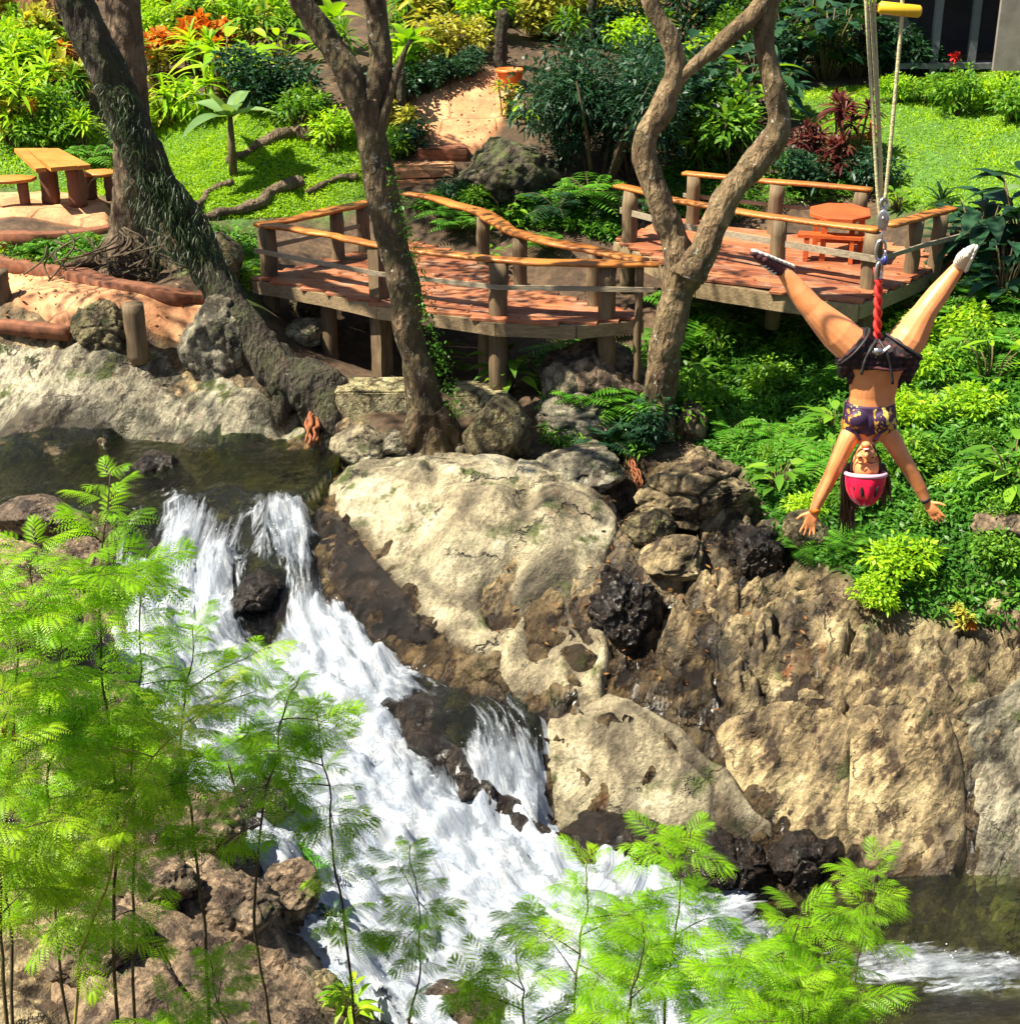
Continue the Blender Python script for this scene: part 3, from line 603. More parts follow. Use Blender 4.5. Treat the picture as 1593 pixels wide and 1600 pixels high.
def slab(name, outline, H, w, label, mat, cat='boulder', dents=(), step=.04, strength=1., wetline=None, seed=0, sink=.35):
    poly = polyxy(outline); lo, hi = poly.min(0) - .1, poly.max(0) + .1; x = np.arange(lo[0], hi[0], step); y = np.arange(lo[1], hi[1], step)
    XY = np.stack(np.meshgrid(x, y), -1).reshape(-1, 2); d = sdist(XY, poly) + .10 * fbm(np.c_[XY * 1.3, np.full(len(XY), seed)], 3)
    P = np.c_[XY, np.full(len(XY), seed * 3.)]; S = P @ np.array([[.85, .3, .2], [-.35, .9, 0], [0, 0, 1]]) + .2 * fbm(P * .8, 2)[:, None]
    h1, e1 = facets(S * np.array([.75, .9, 1]), .7, seed); h2, e2 = facets(S * np.array([1.8, 2.6, 1]) + 9, .7, seed + 2)
    rel = .16 * h1 - .10 * (1 - sstep(0, .10, e1)) * sstep(-.1, .3, perlin(P * .9)) + .045 * h2 + .10 * fbm(P * .9, 4) + .02 * fbm(P * 4, 4) - .045 * (1 - sstep(0, .09, np.abs(perlin(S * np.array([.9, 2.4, 1])))))
    z = T0(XY) + H * (1 - np.exp(-np.maximum(d, 0) / w)) + strength * rel * sstep(0, .25, d) - sink * (1 - sstep(-.12, .03, d)) 
    for px, py, r, dp in dents:
        c = hit(px, py); R = r / ppm(c); q = np.linalg.norm((XY - c[:2]) / np.array([1, 1.5]), axis=1) / R; z -= dp * np.exp(-q ** 2) 
    wet = np.zeros(len(XY)) 
    if wetline:
        wp = polyxy(wetline); wet = sstep(-.15, .15, sdist(XY, wp) + .25 * fbm(P * 1.7, 3))
    ok = d > -.16; c0 = np.array([*poly.mean(0), T0(poly.mean(0)[None])[0]])
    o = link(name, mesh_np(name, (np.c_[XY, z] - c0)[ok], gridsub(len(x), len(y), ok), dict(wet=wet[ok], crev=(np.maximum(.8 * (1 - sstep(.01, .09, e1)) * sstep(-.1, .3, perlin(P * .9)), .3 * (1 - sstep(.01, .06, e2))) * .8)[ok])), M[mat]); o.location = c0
    return prop(o, label, cat)
slab('boulder', [(515,760),(560,718),(640,705),(760,712),(860,730),(930,765),(965,810),(950,870),(935,930),(950,1010),(930,1070),(870,1090),(790,1060),(720,1010),(650,975),(610,920),(560,850),(520,800)],
     .42, .5, 'huge pale water-worn boulder beside the cascade, below the forked tree', 'rock_pale',
     dents=[(820,800,24,.34),(845,970,40,.5),(778,930,26,.5),(805,875,22,.34),(905,955,26,.2),(905,1015,28,.24),(700,860,60,.10),(600,770,50,.10),(640,900,50,.14)], strength=.9,
     wetline=[(500,790),(560,830),(620,900),(700,990),(790,1060),(860,1110),(700,1100),(560,1000),(450,850)], seed=1)
slab('boulder', [(-260,560),(0,535),(150,535),(260,555),(340,590),(400,625),(330,690),(200,696),(0,694),(-260,700)], .55, .8,
     'long grey-green rock slab rising from the still pool below the clay path', 'rock_grey', strength=.7, wetline=[(-260,672),(330,672),(400,720),(-260,730)], seed=4)
slab('boulder', [(335,625),(400,605),(470,640),(478,680),(420,690),(345,688)], .22, .2, 'mottled grey rock between the long slab and the leaning trunk', 'rock_grey', seed=6)
slab('boulder', [(860,1120),(950,1090),(1060,1120),(1140,1200),(1200,1290),(1130,1330),(1000,1320),(880,1290),(850,1200)], .38, .4,
     'smooth tan boulder at foot of the cliff beside the side fall', 'rock_pale', strength=1.1, step=.03, wetline=[(840,1180),(880,1290),(1000,1300),(1200,1290),(1200,1400),(840,1400)], seed=8)
slab('boulder', [(240,1390),(330,1320),(420,1380),(480,1450),(520,1540),(600,1600),(400,1680),(120,1660),(60,1500),(120,1400)], .30, .35,
     'rough brown bank rock under the feathery saplings, bottom left', 'rock_brown', strength=1.3, seed=11)
slab('rock', [(1330,1100),(1450,1060),(1500,1150),(1510,1300),(1480,1385),(1380,1395),(1330,1250)], .22, .3, 'tall cracked buttress of rock standing over the green pool', 'rock', strength=.9, step=.03, seed=13, cat='rock', wetline=[(1300,1340),(1520,1330),(1520,1420),(1300,1420)])
slab('rock', [(1510,1120),(1600,1060),(1760,1060),(1760,1400),(1530,1388),(1525,1250)], .22, .3, 'grey-tan cracked rock face at the right edge above the pool', 'rock_grey', strength=.9, step=.03, seed=15, cat='rock', wetline=[(1500,1335),(1780,1335),(1780,1420),(1500,1420)])
slab('rock', [(1120,1130),(1250,1070),(1335,1120),(1320,1280),(1230,1310),(1180,1230)], .2, .35, 'golden stained slanting rock above the little trickle', 'rock', strength=.9, step=.03, seed=17, cat='rock')
slab('rock', [(492,795),(535,805),(605,895),(690,990),(655,1015),(585,990),(520,920),(490,860)], .22, .25, 'dark wet rock shelf between the cascade and the huge pale boulder', 'rock_wet', strength=1., step=.03, seed=19, cat='rock', wetline=[(400,700),(800,700),(800,1100),(400,1100)])
R = [ # px foot, py foot, w, h, label, kw
 (160,545,95,72,'knobbly boulder on the clay path left of the short wooden post',dict(mat='rock_gold',rough=1.3)),
 (335,590,120,130,'upright pointed grey rock leaning behind the slanting dark trunk',dict(mat='rock_grey',cuts=12)),
 (777,722,110,105,'round speckled golden boulder right of the forked tree foot',dict(mat='rock_gold',rough=.6,cuts=5)),
 (560,728,95,62,'pale pointed rock at the pool edge left of the forked tree',dict(mat='rock_pale',cuts=12)),
 (618,715,60,40,'small green-grey rock touching the forked tree foot',dict(mat='rock_grey')),
 (905,765,170,60,'low mossy grey rock behind the huge pale boulder',dict(mat='rock_grey')),
 (340,455,90,90,'rounded ochre rock in the sun behind the slanting trunk',dict(mat='rock_gold',rough=.6)),
 (480,500,60,50,'ochre rock in the shade under the left deck corner',dict(mat='rock_gold')),
 (480,540,80,42,'flat pale rock below the left deck corner',dict(mat='rock_pale')),
 (790,322,175,100,'large shaded mossy rock in the bank between steps and dark bush',dict(mat='rock_dark',rough=1.2)),
 (930,640,170,105,'brown boulder under the ferns by the right deck tree',dict(mat='rock_brown')),
 (880,650,70,90,'pale leaning rock below the deck tip',dict(mat='rock_pale',tilt=.5)),
 (905,690,140,70,'mossy dark rock in the ferns below the deck tip',dict(mat='rock_grey')),
 (1080,690,55,70,'narrow brown rock poking out of the green slope near the tree',dict(mat='rock_brown')),
 (1568,850,95,55,'brown rock among ground cover at the right edge',dict(mat='rock_brown',rough=.9)),
 (1090,820,210,120,'wide tan rock at top of the cliff under the ground cover',dict(mat='rock',rough=1.7,cuts=16,dep=.7,sink=.5,sub=6)),
 (1060,905,120,60,'rounded tan rock stepping down the cliff beside the pale boulder',dict(mat='rock',rough=1.1,cuts=8,sink=.5)),
 (1015,850,80,60,'ochre lump wedged between pale boulder and cliff top',dict(mat='rock_gold',sink=.5)),
 (1260,865,80,70,'small tan rock under the hanging hand at the green edge',dict(mat='rock_gold')),
 (1190,890,100,80,'wet dark rock face left of the hanging hand',dict(mat='rock_wet',wet=.9,sink=.65,cuts=16,sub=6,rough=1.6)),
 (975,985,120,110,'wet dark hollow rock right of the pale boulder',dict(mat='rock_wet',wet=1.,sink=.65,cuts=20,rough=2.2,sub=6)),
 (1120,1400,190,90,'dark wet rock at the end of the white water',dict(mat='rock_wet',wet=1.,cuts=20,rough=2.,sub=6,sink=.5)),
 (1250,1385,130,80,'dark wet rock with the thin trickle',dict(mat='rock_wet',wet=1.,cuts=20,rough=2.2,sub=6,sink=.5)),
 (960,1345,190,60,'dark wet ledge under the smooth tan boulder',dict(mat='rock_wet',wet=1.)),
 (240,765,90,55,'dark wet rock with pinkish top in the upper pool',dict(mat='rock_wet',wet=.9)),
 (235,895,60,55,'dark wet rock splitting the left fall',dict(mat='rock_wet',wet=1.)),
 (405,965,95,70,'dark wet rock in the middle of the cascade',dict(mat='rock_wet',wet=1.,cuts=16,rough=1.6,sub=6,dep=1.3)),
 (650,1150,90,60,'dark wet rock between main fall and side fall',dict(mat='rock_wet',wet=1.)),
 (50,845,130,60,'brown rock at left end of the pool lip',dict(mat='rock_brown',wet=.4)),
 (120,905,110,55,'brown rock behind the yellowing sapling leaves',dict(mat='rock_brown')),
 (60,1010,130,70,'shaded bank rock behind the left saplings',dict(mat='rock_brown')),
 (410,1300,110,90,'dark wet rock at the left edge of the white water',dict(mat='rock_wet',wet=.9)),
 (330,1330,130,90,'brown bank rock above the saplings of the lower left',dict(mat='rock_brown',rough=1.4)),
 (450,1440,110,90,'crumbly brown rock beside the white water',dict(mat='rock_brown',rough=1.5)),
 (240,1420,140,80,'grey-brown rubble rock behind the thin stems',dict(mat='rock_brown',rough=1.5)),
 (360,1470,150,90,'brown rubble rock with a dark hollow',dict(mat='rock_brown',rough=1.5)),
 (500,1570,70,45,'small orange-brown stone at the lower water edge',dict(mat='rock_gold')),
 (150,1540,180,100,'big brown bank rock between the two dark stems',dict(mat='rock_brown',rough=1.4)),
 (700,1640,200,60,'low wet ledge at the bottom of the white water',dict(mat='rock_brown',wet=.8)),
]
for px, py, w, h, lab, kw in R: rock(px, py, w, h, lab, **kw)
# the dark straight ridge that divides the main flow from the side fall
P = [hit(600,1120), hit(680,1190), hit(760,1260), hit(850,1340), hit(905,1375)]
mb = MB(); cv = catmull(P, 10) + (0, 0, .17); mb.tube(cv, np.interp(np.arange(len(cv)), [0, len(cv) / 2, len(cv)], [.14, .20, .10]), 14, rough=.9, freq=4, wet=1.)
prop(mb.obj('rock_ridge', M['rock_wet'], loc=P[0]), 'dark straight wet rock ridge dividing the side fall from the main flow', 'rock')
# pebbles on top of the big boulder, left of the round one
pg = 'pale pebbles at the foot of the forked tree'
for i in range(14):
    px, py = 600 + i * 13 + random.uniform(-4, 4), 708 + random.uniform(-5, 12)
    rock(px, py, random.uniform(12, 24), random.uniform(9, 16), 'pale pebble in the litter at foot of the forked tree', mat='rock_pale', name='pebble', cat='pebble', sub=3, group=pg, seed=i)
# ------------------------------------------------------------------ trees in view
def blades(mb, P, L, W, spread=.5, droop=.5, tint=None, K=2, up=1.):
    n = len(P); a = RNG.random(n) * 2 * PI; s = spread * RNG.random(n) ** .7
    D = np.c_[np.cos(a) * s, np.sin(a) * s, np.full(n, up)]; leaf_batch(mb, P, D, L * RNG.uniform(.6, 1.2, n), W, K, droop, tint, prof='strap', up=(0, 0, .01), twist=1.)
def crown_leaves(centres, radii, n, L, W):
    mb = MB(); ws = np.array(radii) ** 2; k = RNG.choice(len(centres), n, p=ws / ws.sum())
    d = RNG.normal(size=(n, 3)); d /= np.linalg.norm(d, axis=1)[:, None]; r = RNG.random(n) ** .45
    P = np.array(centres)[k] + d * (np.array(radii)[k] * r)[:, None] * (1, 1, .6)
    D = d + RNG.normal(size=(n, 3)) * .6; leaf_batch(mb, P, D, L * RNG.uniform(.6, 1.3, n), W, 2, .3); return mb
def tree(label, limbs, mat, crowns=None, base=None, nleaf=2600, moss=None, rough=.5):
    b = base; t = thing('tree', label, 'tree', b)
    mb = MB()
    for pts, rad in limbs:
        cv = catmull(pts, 22); rr = np.interp(np.linspace(0, len(pts) - 1, len(cv)), range(len(rad)), rad)
        cv = cv + .05 * np.stack([fbm(cv * .9 + s, 2) for s in (1, 20, 40)], 1)
        a_ = mb.n; mb.tube(cv, rr, 40, rough=0); V_ = mb.V[-1]; c_ = np.repeat(cv, 40, 0); d_ = V_[:len(c_)] - c_; q_ = V_[:len(c_)]; V_[:len(c_)] = c_ + d_ * (1 + .22 * fbm(q_ * np.array([2.6, 2.6, 1.5]), 3) + .13 * ridged(q_ * np.array([6, 6, 2.2]), 3) - .06)[:, None]
    mb.obj('trunk', M[mat], t)
    if crowns:
        cs, rs = zip(*crowns); crown_leaves(cs, rs, nleaf, .20, .09).obj('crown', M['mid'], t)
    return t
def pl(pts, Y, rads):                      # picture points at a depth (number or list) -> limb
    Y = [Y] * len(pts) if np.isscalar(Y) else Y
    P = [at(x, y, d) for (x, y), d in zip(pts, Y)]; return P, [.84 * r / ppm(p) / 2 for r, p in zip(rads, P)]
bA = hit(500, 640); YA = bA[1]
lA = [pl([(560,740),(520,650),(490,608),(440,580),(390,520),(330,430),(285,340),(235,270),(190,160),(150,70),(105,-20),(40,-170)], [YA - .15, YA - .1, YA, YA + .2, YA + .4, YA + .8] + [YA + 1.0] * 6, [120,112,98,86,72,64,66,72,72,70,66,60]),
      pl([(480,600),(520,650),(540,690)], YA, [70,50,20]), pl([(450,600),(440,650),(425,690)], YA - .05, [50,34,14]), pl([(510,620),(560,650)], YA, [60, 20]), ([np.array(q) for q in ((-7.6, 22.7, 6.6), (-7., 20.5, 8.4), (-5.6, 18, 9.1), (-3.4, 16, 9.3))], [.2, .15, .1, .04])]  # last limb is added above view to bear the shade clusters
tA = tree('big dark tree leaning left from the pool edge, hung with moss and air plants', lA, 'bark_dark', [((-9.6, 23, 10.5), 1.8), ((-7.6, 19.0, 9.9), 1.7), ((-12.5, 22, 11), 2.2), ((-6.2, 17.6, 9.6), 1.2), ((-4.4, 16.4, 9.4), 1.0), ((-2.8, 15.6, 9.3), .9), ((-5.2, 19.2, 9.6), .9)], bA, 2300)  # forward crown clusters added out of view to dapple boulder and cliff
mb = MB(); P = []
for (x0, y0), (x1, y1), n, wd in (((170,130),(235,270),500,36),((235,270),(300,400),1500,55),((300,400),(340,440),300,30)):
    for _ in range(n):
        f = random.random(); x = x0 + (x1 - x0) * f + random.gauss(0, wd * .45); y = y0 + (y1 - y0) * f
        P.append(at(x, y, YA + 1.0 - .33 + random.uniform(-.05, .15)))
P = np.array(P); D = np.c_[RNG.normal(0, 1.0, len(P)), -.6 - RNG.random(len(P)) * .5, RNG.normal(.1, .7, len(P))]
leaf_batch(mb, P, D, RNG.uniform(.08, .26, len(P)), .012, 3, .9, prof='strap'); mb.obj('air_plants', M['moss_dark'], tA)
bB = hit(205, 415); YB = bB[1]
lB = [pl([(205,425),(207,350),(212,250),(203,120),(192,0),(185,-160)], YB, [125,84,72,64,60,54])]
for dx, dy, w in ((-90,-10,26),(-60,14,30),(-20,22,34),(40,18,30),(95,2,26),(-120,12,18)):
    lB.append(pl([(205 + dx * .1, 385), (205 + dx * .45, 405 + dy * .3), (205 + dx * .8, 418 + dy), (205 + dx * 1.15, 428 + dy * 1.3)], [YB, YB - .15, YB - .3, YB - .4], [w * 1.5, w, w * .7, w * .35]))
tB = tree('upright brown trunk with spreading roots behind the leaning tree', lB, 'bark_brown', [((-7, 27, 9.5), 1.6)], bB, 900)
mb = MB()
for _ in range(46):
    x = 200 + random.gauss(0, 45); y = 370 + random.uniform(-15, 25); P = [at(x, y, YB - .5), at(x + random.gauss(0, 20), y + 22, YB - .6), at(x + random.gauss(0, 40), y + 45, YB - .75)]
    mb.tube(catmull(P, 4), [.018] * 9, 5)
mb.obj('hanging_roots', M['rootlet'], tB)
bC = hit(672, 700); YC = bC[1]
lC = [pl([(680,720),(668,660),(648,560),(630,440),(610,360),(590,250),(572,150)], YC, [104,70,55,56,58,56,60]),
      pl([(578,180),(540,110),(500,50),(465,0),(400,-120)], [YC, YC, YC, YC, YC + .3], [58,50,46,42,34]), pl([(575,170),(592,100),(588,30),(580,-40),(570,-150)], YC, [52,42,42,42,34]),
      pl([(590,220),(606,150),(622,95),(640,60)], YC - .1, [26,18,13,7]), pl([(662,640),(640,690),(628,716)], YC - .1, [56,40,14]), pl([(680,640),(712,690),(735,712)], YC - .05, [50,34,12])]
tC = tree('forked tree with lichened grey bark rising in front of the left deck', lC, 'bark_grey', [((-3.2, 21, 9.4), 1.3), ((-5.4, 21.5, 9.0), 1.3), ((-4.6, 23.2, 6.7), .9), ((-2.8, 24, 7.0), .8), ((-6.5, 24.5, 7.4), .9), ((-1.0, 23, 7.2), .7)], bC, 1500)
mb = MB(); n = 700; f = RNG.random(n); P = np.array([at(np.interp(k, [0, .3, .6, 1], [590, 625, 655, 700]) + random.gauss(12, 9), 250 + 400 * k, YC - .22 + random.uniform(0, .25)) for k in f])
leaf_batch(mb, P, RNG.normal(size=(n, 3)) + (.3, -.8, .1), .06, .035, 2, .3); o = mb.obj('climbing_moss', M['fern'], tC); o['kind'] = 'stuff'
bD = hit(1022, 665); YD = 21.15; bD = np.array([bD[0], YD, T0(np.array([[bD[0], YD]]))[0]])
lD = [pl([(1020,680),(1025,620),(1038,540),(1055,460),(1072,410)], YD, [85,60,58,66,80]),
      pl([(1070,430),(1050,360),(1022,290),(1008,225),(1035,165),(1056,110),(1040,50),(1012,-10),(990,-120)], YD, [74,50,44,44,44,40,34,34,30]),
      pl([(1054,128),(1090,98),(1140,60),(1185,15),(1215,-40),(1240,-150)], [YD, YD - .1, YD - .2, YD - .2, YD - .2, YD], [30,28,30,34,38,34]),
      pl([(1075,425),(1110,362),(1150,290),(1200,232),(1216,190),(1203,120),(1192,60),(1205,0),(1220,-60)], YD - .15, [72,48,50,52,44,40,36,38,40]), pl([(1020,640),(990,680)], YD, [40, 14]), pl([(1030,640),(1060,690)], YD, [44, 14])]
tD = tree('twisted tan tree with looping branches between the two decks', lD, 'bark_tan', [((2.2, 21, 9.2), 1.3), ((4.6, 21.3, 9.6), 1.3)], bD, 1000)
# fallen branches on the grass bank
for pts, w, lab in (([(365,290),(330,300),(310,325),(285,350)],13,'thin root running down the grass by the banana plant'),([(470,285),(430,300),(400,325),(350,338),(300,345)],22,'thick pale root lying across the sunny grass bank'),
                    ([(510,212),(450,215),(400,232),(355,260)],26,'dark root arching over the grass behind the banana plant'),([(560,280),(520,285),(480,305)],12,'short bent root near the corner of the left deck')):
    P = [hit(*p) + (0, 0, .05) for p in pts]; mb = MB(); cv = catmull(P, 8); cv += .06 * np.stack([fbm(cv * 2 + s, 2) for s in (1, 9, 30)], 1)
    mb.tube(cv, np.linspace(1, .5, len(cv)) * w / ppm(P[0]) / 2, 10, rough=.6); prop(mb.obj('surface_root', M['bark_brown'], loc=P[0]), lab, 'root')
# orange roots
for pts, w, lab in (([(497,640),(492,668),(487,700)],30,'bright orange root bundle hanging to the water under the leaning trunk'),([(985,722),(992,750),(1004,780),(1030,800)],12,'thin orange root crossing the rocks below the right tree')):
    P = [hit(*p) + (0, -.08, .08) for p in pts]; mb = MB(); cv = catmull(P, 8)
    for k in range(9): mb.tube(cv + RNG.normal(0, w / 500, 3) + .07 * np.stack([fbm(cv * 4 + s + k, 2) for s in (1, 9, 30)], 1), np.linspace(1, .5, len(cv)) * w / ppm(P[0]) / 2 * .26, 6, rough=.5)
    prop(mb.obj('orange_root', M['orange_root'], loc=P[0]), lab, 'root')
# ------------------------------------------------------------------ decks
def slabrail(mb, pts, width=.27, th=.055, wav=.075, seed=0):
    cv = catmull(pts, 9); n = len(cv); Tn = np.gradient(cv, axis=0); Tn[:, 2] = 0; Tn /= np.linalg.norm(Tn, axis=1)[:, None]; S = np.c_[Tn[:, 1], -Tn[:, 0], np.zeros(n)]
    a = width / 2 + wav * fbm(cv * 1.6 + seed, 2); b = width / 2 + wav * fbm(cv * 1.6 + 31 + seed, 2); zz = .02 * perlin(cv * .8)
    up = np.array([0, 0, 1.])
    ring = [cv - S * a[:, None] - up * th, cv - S * (a * 1.0)[:, None] - up * .012, cv - S * (a - .012)[:, None] + up * 0, cv + S * (b - .012)[:, None], cv + S * b[:, None] - up * .012, cv + S * b[:, None] - up * th]
    V = np.stack(ring, 1); V[:, :, 2] += zz[:, None]; m = 6; V = V.reshape(-1, 3); i = np.arange(n - 1)[:, None] * m; F = []
    for j in range(m): k = (j + 1) % m; F.append(np.concatenate([i + j, i + k, i + m + k, i + m + j], 1))
    F = np.concatenate(F); e = np.array([[5, 4, 3, 2, 1, 0]]); mb.add(V, [F, np.concatenate([e, (n - 1) * m + e[:, ::-1]])])
def post(t, x, y, z0, z1, r=.13, rnd=True, name='post'):
    mb = MB(); zs = np.linspace(z0, z1, 9); P = np.c_[np.full(9, x), np.full(9, y), zs] + .006 * RNG.normal(size=(9, 3)); mb.tube(P, r, 4 if not rnd else 14, rough=.10, freq=5)
    o = mb.obj(name, M['post'], t, smooth=rnd); return o
def batten(t, pts, h=.07, w=.03):
    for a, b in zip(pts[:-1], pts[1:]):
        a = np.array(a); b = np.array(b); d = b - a; L = np.linalg.norm(d); d /= L; s = np.cross(d, (0, 0, 1)); s /= np.linalg.norm(s); u = np.cross(s, d)
        V = [p + s * i * w / 2 + u * j * h / 2 for p in (a, b) for i, j in ((-1, -1), (1, -1), (1, 1), (-1, 1))]
        MB().add(V, np.array([[0, 1, 2, 3], [7, 6, 5, 4], [0, 4, 5, 1], [1, 5, 6, 2], [2, 6, 7, 3], [3, 7, 4, 0]])).obj('lower_rail', M['lower_rail'], t, smooth=False)
def deckfloor(t, poly, z, ang, th=.045, pw=.19, mat='plank', over=0.):
    poly = np.array(poly)[:, :2]; c, s = math.cos(ang), math.sin(ang); Rm = np.array([[c, s], [-s, c]]); Q = poly @ Rm.T; mb = MB()
    v = Q[:, 1].min(); k = 0
    while v < Q[:, 1].max():
        vm = v + pw / 2; xs = []
        for i in range(len(Q)):
            a, b = Q[i], Q[(i + 1) % len(Q)]
            if (a[1] > vm) != (b[1] > vm): xs.append(a[0] + (vm - a[1]) / (b[1] - a[1]) * (b[0] - a[0]))
        xs.sort()
        for a, b in zip(xs[::2], xs[1::2]):
            if b - a < .15: continue
            n = max(2, int((b - a) / .25)); us = np.linspace(a - random.uniform(0, .05) - over, b + random.uniform(0, .05) + over, n); dz = random.uniform(-.006, .006)
            g_ = .006; ring = []
            for (vv, zz_) in ((v + g_, -th), (v + g_, -.008), (v + g_ + .012, 0), (v + pw - g_ - .012, 0), (v + pw - g_, -.008), (v + pw - g_, -th)):
                ring.append(np.c_[us @ np.ones((1,)) if False else us, np.full(n, vv), np.full(n, z + zz_ + dz)])
            V = np.stack(ring, 1).reshape(-1, 3); V[:, :2] = V[:, :2] @ Rm; m = 6; i = np.arange(n - 1)[:, None] * m
            F = np.concatenate([np.concatenate([i + j, i + (j + 1) % m, i + m + (j + 1) % m, i + m + j], 1) for j in range(m)]); e = np.array([[5, 4, 3, 2, 1, 0]])
            mb.add(V, [F, np.concatenate([e, (n - 1) * m + e[:, ::-1]])], tint=random.random())
        v += pw; k += 1
    return mb.obj('floor', M[mat], t, smooth=False)
def edge(t, pts, z, h=.2, w=.09, name='edge_beam'):
    mb = MB()
    for a, b in zip(pts[:-1], pts[1:]):
        a = np.array([a[0], a[1], z]); b = np.array([b[0], b[1], z]); d = b - a; L = np.linalg.norm(d); d /= L; s = np.cross(d, (0, 0, 1))
        n = max(2, int(L / .2)); f = np.linspace(0, 1, n)[:, None]; c = a + (b - a) * f; wv = .012 * perlin(c * 2)[:, None] * np.array([0, 0, 1.])
        V = np.stack([c + s * w / 2 * i + np.array([0, 0, (j - 1) * h / 2]) + wv for i, j in ((-1, -1), (1, -1), (1, 1), (-1, 1))], 1).reshape(-1, 3); m = 4; i = np.arange(n - 1)[:, None] * m
        F = np.concatenate([np.concatenate([i + j, i + (j + 1) % m, i + m + (j + 1) % m, i + m + j], 1) for j in range(m)]); e = np.array([[3, 2, 1, 0]]); mb.add(V, np.concatenate([F, e, (n - 1) * m + e[:, ::-1]]))
    return mb.obj(name, M['beam'], t, smooth=False)
ZR = .86
fr = [atz(x, y, ZR) for x, y in ((402,346),(500,362),(590,380),(700,394),(778,403),(900,407),(1028,409))]
br = [atz(x, y, ZR) for x, y in ((632,300),(690,310),(752,330),(802,360),(860,376),(930,388),(1005,404))]
lr = [atz(x, y, ZR) for x, y in ((408,349),(470,338),(530,324),(578,313))]
d1 = thing('timber_deck', 'left timber deck on posts with wavy varnished slab handrails behind the forked tree', 'deck', (fr[2][0], fr[2][1] + 1, -1.3))
ed = [atz(396,433,0), atz(500,452,0), atz(590,473,0), atz(690,486,0), atz(775,499,0), atz(900,504,0), atz(1004,494,0)]
bk = [np.array([p[0], p[1], 0]) for p in (br[6] + (.0, .12, 0), br[4] + (0, .15, 0), br[3] + (0, .15, 0), br[2] + (0, .2, 0), br[0] + (0, .1, 0), lr[3] + (0, .15, 0), lr[1] + (-.1, .1, 0))]
deckfloor(d1, ed + bk, 0, math.radians(-14)); edge(d1, ed, -.05); edge(d1, [bk[0], bk[2], bk[4]], -.05); edge(d1, [bk[5], ed[0]], -.05)
for k, pts in enumerate((fr, br, lr)):
    mb = MB(); slabrail(mb, pts, .25 if k else .22, seed=k * 7); mb.obj('top_rail', M['rail'], d1)
for px, py, z0, r in ((415,349,-1.15,.15),(590,380,-1.3,.17),(778,404,-1.3,.145),(1000,409,-1.2,.06),(950,408,-.9,.13)): p = atz(px, py, ZR); post(d1, p[0], p[1] + .03, z0, ZR - .065, r, rnd=px != 590)
for px, py in ((755,333),(812,364),(930,390),(525,326),(566,316)): p = atz(px, py, ZR); post(d1, p[0], p[1], -.8, ZR - .065, .115)
for px, py in ((758,505),(500,470)): p = atz(px, py, 0); post(d1, p[0], p[1] + 1.0, -1.4, -.06, .13)
zb = .47
batten(d1, [atz(x, y, zb) + (0, -.14, 0) for x, y in ((400,388),(590,424),(778,445),(1020,449))])
batten(d1, [atz(x, y, zb) for x, y in ((410,388),(470,374),(575,350))])
Z2 = .3; ZT = Z2 + .9
f2 = [atz(x, y, ZT) for x, y in ((965,288),(1010,298),(1060,311),(1130,323),(1200,335),(1290,347),(1372,357))]
r2 = [atz(x, y, ZT) for x, y in ((1388,350),(1440,334),(1487,323))]
b2 = [atz(x, y, ZT) for x, y in ((1068,267),(1150,276),(1250,285),(1362,294))]
d2 = thing('timber_deck', 'right timber deck holding the red table, beyond the looping tree', 'deck', (f2[4][0], f2[4][1] + 1, -.5))
e2 = [atz(x, y, Z2) for x, y in ((962,372),(1030,404),(1090,433),(1210,452),(1342,470))]
k2_ = [atz(1415,438,Z2), atz(1496,400,Z2), np.array([r2[2][0], r2[2][1] + .6, Z2]), np.array([b2[3][0], b2[3][1] + .2, Z2]), np.array([b2[0][0] - .2, b2[0][1] + .2, Z2])]
deckfloor(d2, e2 + k2_, Z2, math.radians(-24), pw=.24); edge(d2, e2, Z2 - .06, .26, .1); edge(d2, [e2[-1], k2_[0], k2_[1]], Z2 - .055, .22)
for k, pts in enumerate((f2, r2, b2)):
    mb = MB(); slabrail(mb, pts, .22, wav=.03, seed=50 + k * 7); mb.obj('top_rail', M['rail'], d2)
for px, py, zz0, r in ((985,294,-.6,.13),(1218,339,-.6,.12),(1366,358,-1.0,.145)): p = atz(px, py, ZT); post(d2, p[0], p[1], zz0, ZT - .065, r)
for px, py, r in ((1432,337,.12),(1470,329,.12),(1214,284,.13),(1345,293,.12),(1085,270,.12)): p = atz(px, py, ZT); post(d2, p[0], p[1], -.4, ZT - .065, r)
batten(d2, [atz(x, y, Z2 + .5) + (0, -.12, 0) for x, y in ((968,326),(1060,350),(1218,377),(1366,402))], .10)
batten(d2, [atz(x, y, Z2 + .5) + (.1, 0, 0) for x, y in ((1372,402),(1430,384),(1500,366))])
batten(d2, [atz(x, y, Z2 + .45) + (0, .12, 0) for x, y in ((1068,307),(1214,323),(1350,337))])
